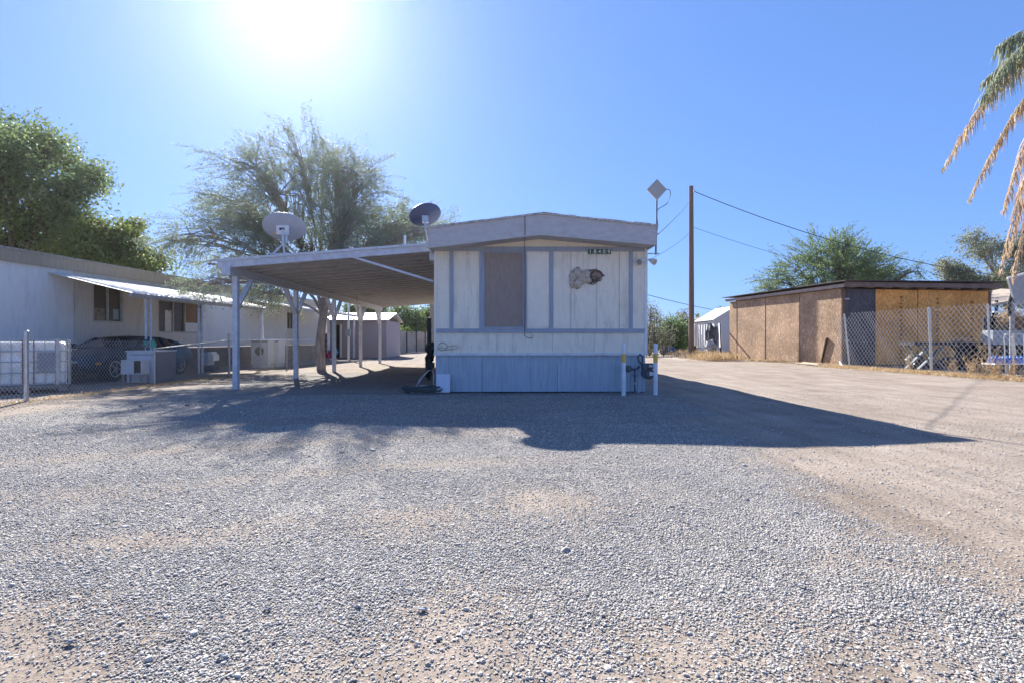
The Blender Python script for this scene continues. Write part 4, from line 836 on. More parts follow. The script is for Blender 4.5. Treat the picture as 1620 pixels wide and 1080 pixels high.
# yard behind the right fence
bl = mat('table_black', (.03, .03, .035), .6)
Yt = 18.2; t = thing('folding_table', (PX(1508, Yt), Yt, 0), 'long black folding table with crossed grey legs in front of the orange panels', 'table')
MB().box(PX(1440, Yt), PX(1578, Yt), Yt - .35, Yt + .35, PZ(546, Yt), PZ(541, Yt)).build('tabletop', bl, t)
lgm = mat('leg_blue_grey', (.13, .15, .18), .6)
for xo in (0, 75):
    for yy in (-.28, .28):
        MB().bar((PX(1449 + xo, Yt), Yt + yy, PZ(546, Yt)), (PX(1493 + xo, Yt), Yt + yy, .02), .05, .15, up=(0, 1, 0)).build('leg', lgm if xo == 0 else bl, t); MB().bar((PX(1488 + xo, Yt), Yt + yy + .03, PZ(548, Yt)), (PX(1450 + xo, Yt), Yt + yy + .03, .02), .05, .12, up=(0, 1, 0)).build('leg', lgm if xo == 0 else bl, t)
v, f_ = lump(P(1530, 539, 18.1), (.3, .15, .09), 1, 71); MB().add(v, f_).build('brown_bundle', mat('tan_paper', (.5, .3, .18), .9), label='brown paper bundle lying on the black folding table', cat='bundle')
for k, (px, pyy, rx, rz_, lab) in enumerate(((1540, 560, .35, .35, 'black bin bag under the right half of the folding table'), (1512, 578, .45, .2, 'black heap on the ground below the middle of the folding table'), (1455, 578, .3, .25, 'black bag on the ground below the left end of the folding table'))):
    v, f_ = lump((PX(px, 18.8), 18.8, max(rz_, PZ(pyy, 18.8))), (rx, .35, rz_), 1, 80 + k); MB().add(v, f_).build('bin_bag', mat('bag_black', (.035, .035, .04), .4, var=.4), label=lab, cat='bag', group='black bags under the folding table')
Yh = 15.6; t = thing('basketball_hoop', (PX(1622, Yh), Yh, 0), 'grey tilted basketball backboard on a pole behind the right fence at the picture edge', 'basketball hoop')
MB().prism([(PX(1604, Yh), PZ(438, Yh)), (PX(1660, Yh), PZ(425, Yh)), (PX(1660, Yh), PZ(478, Yh)), (PX(1617, Yh), PZ(482, Yh)), (PX(1611, Yh), PZ(462, Yh))], Yh, Yh + .06).build('backboard', mat('board_grey', (.30, .33, .37), .5, var=.1), t)
MB().bar(P(1603, 439, Yh - .03), P(1662, 424, Yh - .03), .05, .06).build('board_rim', white, t)
MB().tube([P(1611, 463, Yh + .1), P(1606, 480, Yh + .1), P(1607, 500, Yh + .1)], .045, 8).build('strut', black, t)
MB().tube([(PX(1618, Yh), Yh + .15, 0), (PX(1619, Yh), Yh + .15, PZ(470, Yh))], .06, 10).build('pole', mat('pole_grey', (.28, .28, .3), .5), t)
Yl = 17.5; t = thing('utility_trailer', (PX(1610, Yl), Yl, 0), 'grey utility trailer with a white top rail loaded with dry brush at the right edge', 'trailer')
x0, x1 = PX(1580, Yl), PX(1660, Yl)
MB().box(x0, x1, Yl, Yl + .4, PZ(545, Yl), PZ(522, Yl)).build('body', mat('trailer_grey', (.33, .36, .40), .5, var=.1), t)
MB().bar((x0, Yl, PZ(493, Yl)), (x1, Yl, PZ(493, Yl)), .05, .06).build('top_rail', white, t)
for xx in (x0 + .03, x1 - .03, x0 + .03): MB().box(xx - .025, xx + .025, Yl, Yl + .05, PZ(522, Yl), PZ(494, Yl)).build('rail_post', mat('post_black', (.04, .04, .045), .6), t)
MB().box(x0, x1, Yl + .34, Yl + .4, PZ(522, Yl), PZ(500, Yl)).build('rear_board', MATS['post_black'], t)
MB().box(x0 + .1, x1, Yl + .05, Yl + .38, .30, PZ(545, Yl)).build('chassis', black, t)
MB().disc((PX(1625, Yl), Yl - .02, .3), (0, 1, 0), .3, .2, 24).build('wheel', rubber, t)
Yw = 14.6; t = thing('walking_frame', (PX(1610, Yw), Yw, 0), 'white tubular walking frame standing behind the right fence', 'walker')
m = MB(); m.tube([P(1601, 592, Yw), P(1598, 531, Yw), P(1600, 529, Yw), P(1630, 528, Yw), P(1632, 590, Yw)], .017, 8); m.tube([P(1615, 592, Yw - .4), P(1611, 534, Yw - .4), P(1613, 530, Yw), P(1617, 562, Yw)], .017, 8); m.build('frame', mat('alu', (.6, .6, .6), .35, .6), t)
Yw = 15.4; t = thing('bottled_water_pack', (PX(1605, Yw), Yw, PZ(574, Yw)), 'pack of blue and white water bottles on a low board behind the right fence', 'bottle pack')
for k in range(9):
    for r_ in range(2):
        xx = PX(1580, Yw) + k * .11; MB().tube([(xx, Yw + r_ * .11, PZ(574, Yw)), (xx, Yw + r_ * .11, PZ(566, Yw)), (xx, Yw + r_ * .11, PZ(563.5, Yw)), (xx, Yw + r_ * .11, PZ(562, Yw))], [.05, .05, .022, .018], 10).build('bottle', mat('bottle_blue', (.08, .22, .62), .3, var=.5, scale=8), t)
MB().box(PX(1576, Yw), PX(1655, Yw), Yw - .15, Yw + .3, PZ(576.5, Yw), PZ(574.2, Yw)).build('board', white, label='white board carrying the water bottles behind the right fence', cat='board')
m = MB(); m.box(PX(1580, Yw), PX(1583, Yw), Yw, Yw + .2, 0, PZ(576.6, Yw)); m.box(PX(1630, Yw), PX(1633, Yw), Yw, Yw + .2, 0, PZ(576.6, Yw)); m.build('trestle', bl, label='dark trestle under the white board with the water bottles', cat='trestle')
Yq = 27; t = thing('lean_to_roof', (PX(1610, Yq), Yq, 0), 'low rusty lean-to roof seen beyond the plywood shed at the right edge', 'lean-to')
MB().add([P(1578, 484, Yq), P(1680, 462, Yq), P(1680, 462, Yq) + Vector((0, 3, .4)), P(1578, 484, Yq) + Vector((0, 3, .4)), P(1578, 481, Yq), P(1680, 459, Yq), P(1680, 459, Yq) + Vector((0, 3, .4)), P(1578, 481, Yq) + Vector((0, 3, .4))], [(3, 2, 1, 0), (4, 5, 6, 7), (0, 1, 5, 4), (1, 2, 6, 5), (2, 3, 7, 6), (3, 0, 4, 7)]).build('roof', mat('tan_roof', (.42, .34, .26), .8, var=.2), t)
for px in (1590, 1640, 1675): MB().box(PX(px, Yq) - .05, PX(px, Yq) + .05, Yq + .1, Yq + .2, 0, PZ(474, Yq)).build('post', mat('dark_post', (.08, .07, .06)), t)
# foreground rocks and scraps
for k, (px, pyy, s_, c, lab) in enumerate(((668, 968, .020, (.60, .58, .54), 'pale flat stone, largest of the light ones, in the centre foreground'), (425, 961, .016, (.12, .12, .15), 'dark flat stone in the foreground left of the centre'), (565, 962, .016, (.16, .16, .18), 'dark oblong stone just left of the pale flat stone'), (1268, 932, .020, (.62, .57, .5), 'pale cupped stone in the right foreground'), (355, 1034, .018, (.30, .34, .36), 'blue-grey stone near the bottom left'), (118, 1010, .02, (.14, .14, .16), 'dark stone in the left foreground dirt'), (300, 641, .04, (.03, .03, .03), 'black scrap on the gravel before the left fence, right one'), (228, 642, .032, (.03, .03, .03), 'black scrap on the gravel before the left fence, left one'))):
    Yk = F * CAMH / (pyy - HY); v, f_ = lump((PX(px, Yk), Yk, s_ * .35 + float(ghgt(np.array([PX(px, Yk)]), np.array([Yk]))[0]) - .008), (s_, s_ * .6, s_ * .28), 1, 90 + k, 10, 7)
    MB().add(v, f_).build('stone' if pyy > 700 else 'scrap', mat('rock_%d' % k, tuple(q * .6 + .12 for q in c), .9, var=.2, scale=40), label=lab, cat='stone' if pyy > 700 else 'scrap')
# ================================================================ vegetation
def unit(a): return a / (np.linalg.norm(a, axis=1, keepdims=True) + 1e-9)
def quads(c, d, w, l, r_=None):
    """leaf quads: centres c, long axis d, width w, length l"""
    n = len(c); rnd = unit(rng.normal(0, 1, (n, 3))); s = unit(np.cross(d, rnd)); w = np.broadcast_to(np.asarray(w), (n,))[:, None]; l = np.broadcast_to(np.asarray(l), (n,))[:, None]
    b0 = c - d * l / 2; b1 = c + d * l / 2; nn = np.cross(d, s)
    v = np.stack([b0, c + s * w / 2 + nn * w * .15, b1, c - s * w / 2 + nn * w * .15], 1).reshape(-1, 3)
    f = np.arange(4 * n).reshape(n, 4); return v, f
def blobs_px(lst, Yd, k=1.0, dep=None, yj=0.0, seed=0):
    r_ = random.Random(seed); out = []
    for (px, py, rp) in lst:
        rr = rp / F * Yd * k; out.append((np.array([PX(px, Yd), Yd + r_.uniform(-yj, yj), PZ(py, Yd)]), rr))
    return out
def tree(name, label, cat, base, trunk, blobs, kind, n_tip, leafm, barkm, r0=.25, group=None, leafw=.05, leafl=.12, droop=.3, per=14, spray=.45, shell=.55, squash=.8):
    t = thing(name, tuple(base), label, cat, group); base = Vector(base)
    wood = MB(); trunk = [base] + [Vector(p) for p in trunk]
    wood.tube([trunk[0] - Vector((0, 0, .1))] + trunk, [r0 * 1.35] + [r0 * (1 - .35 * k / len(trunk)) for k in range(len(trunk))], 10)
    fork = trunk[-1]; tips = []; dirs = []
    vol = np.array([b[1] ** 2 for b in blobs]); vol = vol / vol.sum()
    for (c, r_), q in zip(blobs, vol):
        c = Vector(c); lo = trunk[-1] if random.random() < .7 or len(trunk) < 3 else trunk[-2]
        mid = lo.lerp(c, .5) + Vector((random.uniform(-.2, .2), random.uniform(-.2, .2), (c - lo).length * .10 + .1)) * 1
        pts = []; 
        for k in range(7):
            u = k / 6; pts.append((lo * (1 - u) ** 2 + mid * 2 * u * (1 - u) + c * u * u) + Vector([random.uniform(-.05, .05) * (0 < k) for _ in range(3)]))
        wood.tube(pts, [max(.012, r0 * .36 * (1 - .85 * k / 6)) for k in range(7)], 6)
        n = max(6, int(n_tip * q)); u = unit(rng.normal(0, 1, (n, 3))); rad = r_ * (shell + (1 - shell) * rng.random(n) ** .6) * (1 + .18 * rng.normal(0, 1, n)); 
        lump_ = 1 + .22 * np.sin(u[:, 0] * 5 + c.x) * np.cos(u[:, 2] * 6 + c.z)
        rad = rad * lump_
        inner = rng.random(n) < .25; rad[inner] *= .55
        nsp = max(2, int(n / 26))                                  # long sprays that break the outline
        for _ in range(nsp):
            i0 = rng.integers(0, n); k_ = min(7, n - 1); idx = (i0 + np.arange(k_)) % n; u0 = u[i0].copy(); u0[2] = u0[2] * .8 + .12
            u[idx] = unit(u0 + rng.normal(0, .07, (k_, 3))); rad[idx] = r_ * np.linspace(.85, rng.uniform(1.25, 1.75), k_)
        p = np.array(c) + u * rad[:, None] * np.array([1, 1, squash]); tips.append(p)
        d = unit(u * .8 + unit(p - np.array(fork)) * .7 + np.array([0, 0, -droop]) + rng.normal(0, .18, (n, 3))); dirs.append(d)
        ns = min(n, 14 + int(n * .12))
        for k in rng.choice(n, ns, replace=False):
            a = pts[random.choice((3, 4, 5, 6))]; b = Vector(p[k]); m_ = a.lerp(b, .55) + Vector((0, 0, .12 * (b - a).length))
            wood.tube([a, m_, b], [.022, .014, .005], 4, cap=False)
    wood.build('trunk', barkm, t)
    P_ = np.concatenate(tips); D = np.concatenate(dirs); n = len(P_)
    if kind == 'fern':
        # drooping sprays of fine leaflets strung on a thin twig
        L_ = spray * rng.uniform(.6, 1.3, n); V = []; W_ = []
        tt = (np.arange(per) + .5) / per
        cen = P_[:, None, :] + D[:, None, :] * (L_[:, None] * tt[None, :])[..., None] + np.array([0, 0, -1])[None, None, :] * (droop * .6 * L_[:, None] * tt[None, :] ** 2)[..., None]
        cen = cen.reshape(-1, 3) + rng.normal(0, .035, (n * per, 3)); dd = unit(np.repeat(D, per, 0) * .55 + rng.normal(0, .6, (n * per, 3)) + np.array([0, 0, -.25]))
        v, f = quads(cen, dd, leafw * rng.uniform(.7, 1.3, n * per), leafl * rng.uniform(.6, 1.4, n * per))
        tw = MB()
        e1 = P_ + D * L_[:, None] + np.array([0, 0, -1]) * (droop * .6 * L_)[:, None]
        s_ = unit(np.cross(D, unit(rng.normal(0, 1, (n, 3))))) * .006
        tv = np.stack([P_ - s_, P_ + s_, e1 + s_ * .3, e1 - s_ * .3], 1).reshape(-1, 3); link_mesh('twigs', tv, np.arange(4 * n).reshape(n, 4), barkm, t)
    else:
        cen = np.repeat(P_, per, 0) + rng.normal(0, spray * .45, (n * per, 3)); dd = unit(np.repeat(D, per, 0) * .5 + rng.normal(0, .7, (n * per, 3)) + np.array([0, 0, -.3]))
        v, f = quads(cen, dd, leafw * rng.uniform(.7, 1.3, n * per), leafl * rng.uniform(.7, 1.3, n * per))
    link_mesh('crown', v, f, leafm, t)
    return t
lm_mes = leafmat('mesquite_leaf', (.17, .22, .15), (.31, .37, .25)); lm_br = leafmat('broad_leaf', (.085, .15, .055), (.25, .32, .13)); lm_eu = leafmat('eucalyptus_leaf', (.16, .19, .12), (.30, .31, .20)); lm_pv = leafmat('palo_leaf', (.12, .18, .08), (.26, .33, .14)); lm_gr = leafmat('grey_leaf', (.13, .14, .10), (.26, .25, .18)); lm_vine = leafmat('vine_leaf', (.05, .11, .02), (.22, .28, .07))
Ym = 17.7
mes = blobs_px([(492, 268, 46), (440, 290, 42), (545, 275, 42), (590, 300, 40), (480, 330, 56), (555, 345, 60), (620, 335, 34), (655, 350, 34), (700, 350, 26), (410, 335, 42), (375, 345, 34), (620, 385, 40), (440, 385, 46), (350, 385, 36), (315, 392, 26), (380, 425, 44), (335, 432, 36), (300, 410, 26), (395, 460, 28), (350, 462, 26), (500, 395, 46), (540, 420, 36), (425, 440, 36), (490, 225, 20), (518, 240, 20), (686, 385, 24), (640, 350, 34), (605, 355, 40), (668, 368, 26), (575, 300, 30)], Ym, yj=2.0, seed=4)
mes += [(np.array([-6.2, 19.3, 5.0]), 1.3), (np.array([-5.0, 16.0, 4.6]), 1.2), (np.array([-8.0, 16.2, 4.6]), 1.2)]
tree('mesquite_tree', 'large feathery grey-green mesquite tree behind the carport, its branches hanging over the trailer', 'tree', (-6.45, Ym + .3, 0), [(-6.5, Ym + .3, 1.0), (-6.35, Ym + .2, 1.9), (-6.2, Ym, 2.8)], mes, 'fern', 5200, lm_mes , mat('mesquite_bark_pale', (.30, .26, .25), .9, var=.35, scale=8, bump=.8, bscale=25, stretch=(1, 1, .3), bdist=.03), .165, leafw=.020, leafl=.085, droop=.42, per=22, spray=.55, shell=.35)
tree('broadleaf_tree', 'tall dense leafy green tree at the far left edge behind the trailer home', 'tree', (-26, 27, 0), [(-25.8, 27, 2.5), (-25.5, 27, 4)],
     blobs_px([(22, 225, 44), (-30, 215, 60), (60, 275, 58), (5, 290, 62), (105, 262, 30), (135, 280, 26), (70, 225, 30), (118, 320, 44), (60, 345, 56), (0, 370, 60), (100, 380, 40), (-50, 320, 80), (140, 305, 22), (130, 350, 30), (-90, 280, 70)], 27, yj=2.2, seed=2), 'leaf', 5200, lm_br, bark, .35, leafw=.11, leafl=.19, per=9, spray=.55, droop=.2, shell=.45)
tree('broadleaf_tree', 'lower yellow-green leafy tree behind the trailer roof, right of the tall dense one', 'tree', (-19.5, 26, 0), [(-19.4, 26, 2), (-19.2, 26, 3)],
     blobs_px([(178, 380, 32), (150, 395, 34), (205, 398, 30), (238, 412, 24), (120, 402, 32), (185, 420, 36), (250, 430, 20), (195, 358, 16), (225, 382, 16)], 26, yj=1.2, seed=3), 'leaf', 2300, leafmat('broad_leaf_light', (.07, .12, .03), (.24, .27, .08)), bark, .25, leafw=.10, leafl=.17, per=9, spray=.5, droop=.2, shell=.45)
Yr = 36
tree('mesquite_tree', 'wide feathery green tree rising behind the plywood shed', 'tree', (23.5, Yr, 0), [(23.5, Yr, 1.5), (23.7, Yr, 3)],
     blobs_px([(1300, 400, 28), (1335, 395, 26), (1375, 405, 28), (1410, 420, 28), (1270, 425, 28), (1245, 440, 22), (1310, 430, 34), (1350, 430, 34), (1395, 440, 28), (1430, 432, 18), (1235, 458, 16), (1275, 455, 22), (1340, 380, 12), (1445, 425, 10)], Yr, yj=1.5, seed=5), 'fern', 2600, lm_pv, bark, .25, leafw=.045, leafl=.16, per=15, spray=.9, droop=.25, shell=.4)
Ye = 46
tree('eucalyptus_tree', 'sparse grey-green eucalyptus at the right edge beyond the plywood shed, the taller one', 'tree', (46, Ye, 0), [(45.7, Ye, 3), (45.5, Ye, 5)],
     blobs_px([(1560, 375, 18), (1585, 385, 22), (1555, 400, 16), (1605, 395, 26), (1580, 440, 26), (1610, 440, 30), (1640, 400, 40), (1590, 470, 26), (1620, 470, 30)], Ye, yj=1.5, seed=6), 'leaf', 1500, lm_eu, mat('pale_bark', (.32, .27, .22), .8, var=.2), .3, leafw=.09, leafl=.26, per=9, spray=.6, droop=.5, shell=.4)
tree('eucalyptus_tree', 'smaller grey-green tree just above the right end of the plywood shed roof', 'tree', (40, Ye, 0), [(40, Ye, 3), (40, Ye, 4.5)],
     blobs_px([(1500, 425, 15), (1522, 432, 16), (1545, 440, 18), (1505, 445, 16), (1565, 450, 18), (1530, 455, 16), (1490, 415, 6)], Ye, yj=1, seed=7), 'leaf', 800, lm_eu, MATS['pale_bark'], .22, leafw=.09, leafl=.22, per=9, spray=.5, droop=.4, shell=.4)
def bush(name, label, cat, blobs, n, leafm, lw, ll, group=None, per=8, spray=.3, zmin=.02, stems=True):
    c0 = np.mean([b[0] for b in blobs], 0); t = thing(name, (c0[0], c0[1], 0), label, cat, group); ps = []
    vol = np.array([b[1] ** 2 for b in blobs]); vol = vol / vol.sum(); st_ = MB()
    for (c, r_), q in zip(blobs, vol):
        k = max(4, int(n * q)); u = unit(rng.normal(0, 1, (k, 3))); p = c + u * (r_ * rng.random(k) ** .4)[:, None] * (1 + .15 * rng.normal(0, 1, (k, 1))); p[:, 2] = np.abs(p[:, 2] - zmin) + zmin; ps.append(p)
        for z in range(5): e = Vector(p[z % k]); b0 = Vector((c0[0] + (c[0] - c0[0]) * .85, c[1], 0)); st_.tube([b0, b0.lerp(e, .5) + Vector((.05, 0, .1)), e], [.03, .02, .008], 4, cap=False)
    P_ = np.concatenate(ps); m_ = len(P_); cen = np.repeat(P_, per, 0) + rng.normal(0, spray * .5, (m_ * per, 3)); dd = unit(rng.normal(0, 1, (m_ * per, 3)) + np.array([0, 0, .25])); cen[:, 2] = np.maximum(cen[:, 2], .03)
    v, f = quads(cen, dd, lw, ll * rng.uniform(.6, 1.4, m_ * per)); link_mesh('foliage', v, f, leafm, t); st_.build('stem', bark, t); return t
B = blobs_px
bush('hedge_bush', 'grey dry bush just right of the mobile home wall', 'bush', B([(1030, 520, 26), (1040, 545, 20), (1022, 490, 16), (1052, 530, 18), (1015, 545, 20), (1036, 500, 12)], 33, yj=.5), 750, lm_gr, .05, .11, per=9)
bush('hedge_bush', 'dark green shrub in the middle of the hedge left of the utility pole', 'bush', B([(1062, 530, 20), (1075, 520, 18), (1068, 548, 14), (1055, 512, 12), (1080, 540, 16)], 39, yj=.6), 650, lm_br, .09, .14, per=9)
bush('hedge_bush', 'pale green shrub in the hedge right behind the utility pole', 'bush', B([(1092, 525, 20), (1085, 505, 14), (1100, 545, 16), (1105, 520, 14), (1090, 545, 12), (1112, 535, 14)], 43, yj=.6), 650, lm_gr, .09, .14, per=9)
bush('hedge_bush', 'small round dark tree crown behind the slatted panel', 'bush', B([(1114, 512, 10), (1120, 505, 8), (1118, 525, 12), (1140, 492, 5), (1146, 495, 6), (1130, 540, 14)], 50, yj=.6), 350, lm_br, .09, .16, per=8)
bush('tree_crown', 'dark green leafy tree behind the board fence, seen below the carport roof', 'tree', B([(640, 500, 20), (620, 510, 20), (660, 505, 18), (632, 488, 12), (650, 520, 22), (612, 525, 16), (605, 500, 14), (645, 545, 22)], 60, yj=1.5), 1100, lm_br, .16, .24, per=9, spray=.5)
bush('tree_crown', 'pale sunlit bushy tree behind the board fence next to the mobile home', 'tree', B([(682, 515, 18), (672, 500, 14), (690, 495, 14), (694, 520, 16), (680, 545, 20)], 62, yj=1.2), 800, lm_vine, .16, .24, per=9, spray=.5)
bush('tree_crown', 'dark tree above the pink shed roof, between the carport posts', 'tree', B([(570, 488, 14), (590, 492, 14), (555, 492, 12), (605, 484, 12), (580, 510, 18)], 50, yj=1.0), 800, lm_br, .12, .2, per=9, spray=.5)
bush('tree_crown', 'light green small tree left of the pink shed, by the mesquite trunk', 'tree', B([(514, 500, 10), (518, 515, 10), (508, 490, 10), (512, 530, 12), (524, 495, 7)], 38, yj=.8), 500, lm_vine, .09, .15, per=9, spray=.4)
bush('vine', 'leafy vine growing over the top of the board fence', 'vine', B([(592, 525, 7), (606, 523, 7), (620, 524, 6), (632, 522, 6), (645, 524, 5), (600, 545, 6)], 44, yj=.3), 260, lm_vine, .08, .13, per=7, spray=.25)
# far tree belt beyond everything (one mass)
n = 5200; px = rng.uniform(-700, 2300, n); Yd = rng.uniform(110, 150, n); hgt_ = 3.5 + 4 * fbm(px / 60, px * 0, 33, 4); z = rng.uniform(0, 1, n) * hgt_
cen = np.stack([(px - VX) / F * Yd, Yd, z], 1); cen = np.repeat(cen, 5, 0) + rng.normal(0, .5, (n * 5, 3)); cen[:, 2] = np.abs(cen[:, 2])
v, f = quads(cen, unit(rng.normal(0, 1, (n * 5, 3))), .9, 1.3); tag(link_mesh('far_trees', v, f, leafmat('far_leaf', (.07, .10, .055), (.13, .16, .09)), origin=(0, 120, 0)), 'far hazy belt of trees along the horizon', 'tree belt', kind='stuff')
# palms
def frond(root, tip, lift, m, lm, leaflen, n=46, hang=.9, curl=.0):
    root = np.array(root); tip = np.array(tip); mid = (root + tip) / 2 + np.array([0, 0, lift]); u = np.linspace(0, 1, n)[:, None]
    p = root * (1 - u) ** 2 + mid * 2 * u * (1 - u) + tip * u * u; d = np.gradient(p, axis=0); d = d / np.linalg.norm(d, axis=1, keepdims=True)
    m.tube([Vector(q) for q in p[::4]], list(np.linspace(.024, .005, len(p[::4]))), 5, cap=False)
    out_v = []; 
    for sd in (-1, 1):
        for rep in range(5):
            side = np.cross(d, np.array([0, 0, 1.0])); side /= (np.linalg.norm(side, axis=1, keepdims=True) + 1e-6); k = len(p); sel = u[:, 0] > .06
            L_ = 1.35 * leaflen * (np.sin(np.pi * np.clip(u * .85 + .12, 0, 1)) ** .6) * rng.uniform(.35, 1.25, (k, 1)); dr = side * sd * rng.uniform(.1, .6, (k, 1)) + d * rng.uniform(.25, .7, (k, 1)) + np.array([0, 0, -hang]) * rng.uniform(.5, 1.3, (k, 1)); dr = unit(dr)
            p0 = p + rng.normal(0, .02, (k, 3)); p1 = p0 + dr * L_ * .5; d2 = unit(dr + np.array([0, 0, -.7])); p2 = p1 + d2 * L_ * .5; w = np.cross(dr, rng.normal(0, 1, (k, 3))); w = unit(w) * .011
            q1 = np.stack([p0 - w * .5, p0 + w * .5, p1 + w, p1 - w], 1)[sel]; q2 = np.stack([p1 - w, p1 + w, p2 + w * .15, p2 - w * .15], 1)[sel]; out_v += [q1.reshape(-1, 3), q2.reshape(-1, 3)]
    return np.concatenate(out_v)
lm_pg = leafmat('palm_green', (.22, .27, .17), (.38, .40, .27)); lm_pd = leafmat('palm_dry', (.48, .32, .20), (.66, .52, .36)); 
Yp = 13.5; crown = P(1735, 45, Yp)
PT = thing('palm_tree', (crown.x + .3, Yp, 0), 'tall palm at the right edge with arching fronds turning dry and orange', 'palm tree')
MB().tube([(crown.x + .3, Yp, -.1), (crown.x + .25, Yp, 3), (crown.x + .1, Yp, 6), tuple(crown)], [.3, .22, .2, .19], 14).build('trunk', MATS['pale_bark'], PT)
def cent(px, py, Y_): return tuple(P(px, py, Y_))
fr = [(cent(1562, 150, Yp - .4), 1.5, 'g', .95, 1.1), (cent(1585, 70, Yp + .4), .8, 'g', .9, 1.2), (cent(1500, 262, Yp - .5), 1.9, 'm', .55, 1.0), (cent(1542, 312, Yp + .3), 1.35, 'm', .5, 1.0), (cent(1592, 425, Yp - .2), 1.9, 'd', .55, 1.2), (cent(1606, 400, Yp + .5), 1.6, 'd', .5, 1.2), (cent(1597, 330, Yp - .9), 1.7, 'd', .6, 1.3), (cent(1612, 440, Yp - .5), 1.5, 'd', .5, 1.2), (cent(1560, 130, Yp + 1.2), .9, 'g', .6, .9)]
for k in range(11):
    a = R(-75 + k * 28); fr.append(((crown.x + 3.3 * math.cos(a), Yp + 3.3 * math.sin(a), crown.z + random.uniform(-2.2, .4)), 1.5, 'g', .6, .8)) if (crown.x + 3.3 * math.cos(a)) / (Yp + 3.3 * math.sin(a)) > 1.03 else None
for (tip, lift, kd, ll, hg) in fr:
    m = MB(); v = frond(tuple(crown), tip, lift, m, None, ll, 52, hg); lmx = {'g': lm_pg, 'd': lm_pd, 'm': leafmat('palm_mixed', (.34, .32, .22), (.66, .44, .24))}[kd]
    q = link_mesh('frond', v, np.arange(len(v)).reshape(-1, 4), lmx, PT); m.build('rib', mat('frond_rib', (.4, .34, .2), .7), q)
Yq = 46; crown2 = P(683, 462, Yq); PT2 = thing('palm_tree', (crown2.x, Yq, 0), 'small distant palm seen under the carport roof beside the mobile home', 'palm tree')
MB().tube([(crown2.x, Yq, 0), (crown2.x + .05, Yq, 2.5), tuple(crown2)], [.25, .2, .18], 10).build('trunk', MATS['pale_bark'], PT2)
vs = []; m = MB()
for k in range(16):
    a = 6.283 * k / 16; e = random.uniform(-.6, .9); vs.append(frond(tuple(crown2), (crown2.x + 1.9 * math.cos(a), Yq + 1.9 * math.sin(a), crown2.z + e - .5), 1.0, m, None, .5, 24, .7))
v = np.concatenate(vs); link_mesh('crown', v, np.arange(len(v)).reshape(-1, 4), lm_pg, PT2); m.build('ribs', MATS['frond_rib'], PT2)
# dry weeds
straw = leafmat('straw', (.42, .29, .15), (.66, .50, .30), .3)
def weeds(n, fx, fy, h, w, name, label, seed, lean=.4):
    x, y = fx(n), fy(n); p = np.stack([x, y, np.zeros(n)], 1); H_ = h * rng.uniform(.4, 1.2, n)[:, None]; d = unit(np.concatenate([rng.normal(0, lean, (n, 2)), np.ones((n, 1))], 1)); v, f = quads(p + d * H_ / 2, d, w, H_[:, 0])
    return tag(link_mesh(name, v, f, straw, origin=(float(x.mean()), float(y.mean()), 0)), label, 'dry grass', kind='stuff')
n_ = 15000
yy = rng.uniform(12.2, 20.5, n_); xo = np.abs(rng.normal(0, .33, n_)) - .15
link = weeds(n_, lambda n: np.interp(yy, [11, 16.05, 20.3], [13.9, 13.45, 13.1]) - xo, lambda n: yy, .14, .016, 'dry_grass', 'matted straw-coloured dry grass along the foot of the tall right fence', 1, 1.2)
yy2 = rng.uniform(26, 33, 3500); weeds(3500, lambda n: np.interp(yy2, [26, 33], [10.6, 11.4]) + rng.normal(.5, .6, n), lambda n: yy2, .5, .03, 'dry_grass', 'dry weeds on the low bank around the foot of the utility pole', 2, .5)
yy3 = rng.uniform(21.5, 29.3, 2500); weeds(2500, lambda n: 14.0 - .16 * (yy3 - 21.3) - np.abs(rng.normal(0, .25, n)), lambda n: yy3, .13, .02, 'dry_grass', 'thin dry grass along the foot of the strand-board wall', 3, 1.1)
yy4 = rng.uniform(7, 15, 2600); weeds(2600, lambda n: -8.2 + rng.normal(0, .12, n), lambda n: yy4, .06, .01, 'dry_grass', 'sparse dry stubble along the foot of the low left fence', 4, 1.2)
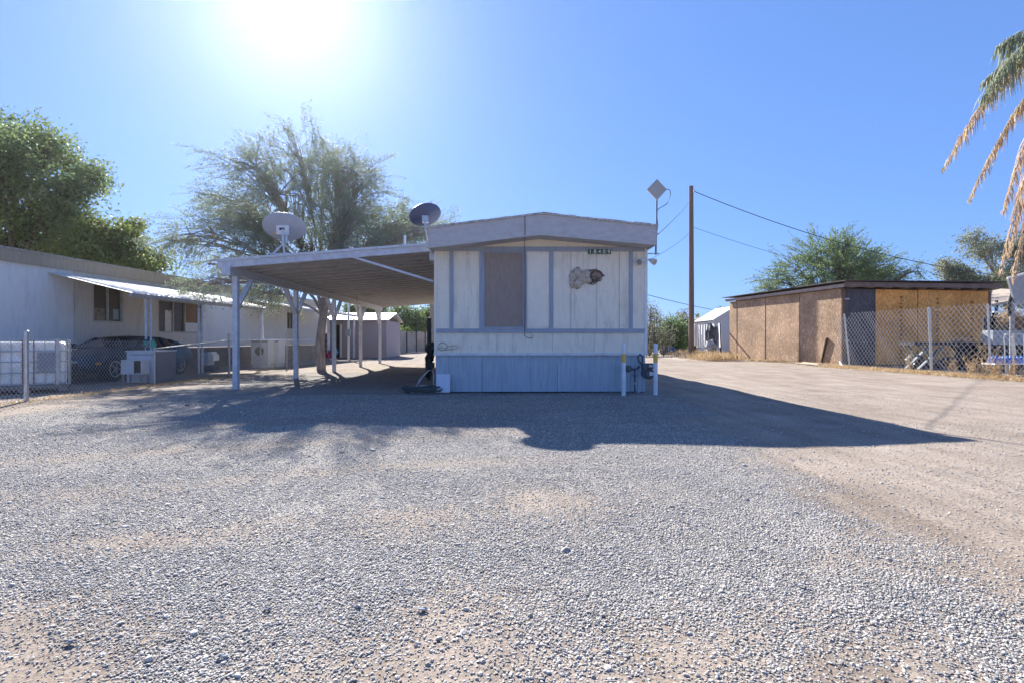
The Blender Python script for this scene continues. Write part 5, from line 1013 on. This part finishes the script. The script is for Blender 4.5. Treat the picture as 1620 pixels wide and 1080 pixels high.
for k, (px, pyy, hh) in enumerate(((1545, 596, 1.0), (1567, 597, 1.15), (1553, 594, .7), (1515, 592, .8), (1446, 588, .75), (1612, 600, .9), (1590, 598, .6), (1580, 600, .8))):
    Yk = F * CAMH / (pyy - HY); x = PX(px, Yk); n = 20; base = np.stack([x + rng.normal(0, .04, n), Yk + rng.normal(0, .04, n), np.zeros(n)], 1); d = unit(np.concatenate([rng.normal(-.05, .16, (n, 2)), np.ones((n, 1))], 1)); L_ = hh * rng.uniform(.3, 1.0, n)
    v1, f1 = quads(base + d * L_[:, None] / 2, d, .010, L_); m2 = n * 5; t_ = rng.uniform(.3, 1, m2); bb = np.repeat(base, 5, 0) + np.repeat(d, 5, 0) * (np.repeat(L_, 5) * t_)[:, None]; v2, f2 = quads(bb + rng.normal(0, .02, (m2, 3)), unit(rng.normal(0, 1, (m2, 3)) + np.array([0, 0, .8])), .014, .11)
    lab = ['tallest-but-one dry weed clump before the folding table', 'tallest dry weed clump by the tall right fence', 'short dry weed between the two tallest clumps', 'dry weed clump right of the leaning fence post', 'thin dry weed left of the middle fence post', 'dry weed clump at the right picture edge', 'short dry weed in front of the bottled water', 'bent dry weed just left of the bottled water'][k]
    tag(link_mesh('dry_weed', np.concatenate([v1, v2]), np.concatenate([f1, f2 + 4 * n]), straw, origin=(x, Yk, 0)), lab, 'weed', 'tall dry weeds along the right fence')
bush('brush_pile', 'pile of dry tan brush heaped on the grey utility trailer', 'brush', blobs_px([(1600, 508, 13), (1612, 500, 12), (1590, 515, 8), (1622, 512, 14)], 17.7, yj=.1), 260, straw, .03, .12, per=7, spray=.12, zmin=1.2)
# low earth bank at the pole
bx, by = np.meshgrid(np.linspace(9.2, 14.2, 50), np.linspace(26.5, 34, 50)); bz = .32 * np.exp(-((bx - 11.6) / 1.5) ** 2 - ((by - 30.5) / 2.2) ** 2) + .05 * fbm(bx * 2, by * 2, 5) - .06
a = (np.arange(49)[:, None] * 50 + np.arange(49)[None, :]).ravel(); tag(link_mesh('earth_bank', np.stack([bx.ravel(), by.ravel(), bz.ravel()], 1), np.stack([a, a + 1, a + 51, a + 50], 1), mat('bank_dirt', (.34, .27, .21), .95, var=.2, scale=2, bump=.4), origin=(11.6, 30, 0), smooth=True), kind='structure')

# ---------------------------------------------------------------- haze box added to imitate lens glare, sun glow and lifted shade
hm = bpy.data.materials.new('glare_haze'); hm.use_nodes = True; hn_ = hm.node_tree.nodes; hn_.remove(hn_['Principled BSDF'])
pv = hn_.new('ShaderNodeVolumePrincipled'); pv.inputs['Density'].default_value = .0003; pv.inputs['Anisotropy'].default_value = .86; pv.inputs['Color'].default_value = (1, .98, .96, 1)
hm.node_tree.links.new(pv.outputs[0], hn_['Material Output'].inputs['Volume'])
hz_ = MB().box(-900, 900, -900, 900, -1.6, 15.5).build('haze', hm, origin=(0, 0, 0)); tag(hz_, 'thin haze volume added over the whole yard for sun glow and lifted shade', 'haze', kind='stuff')
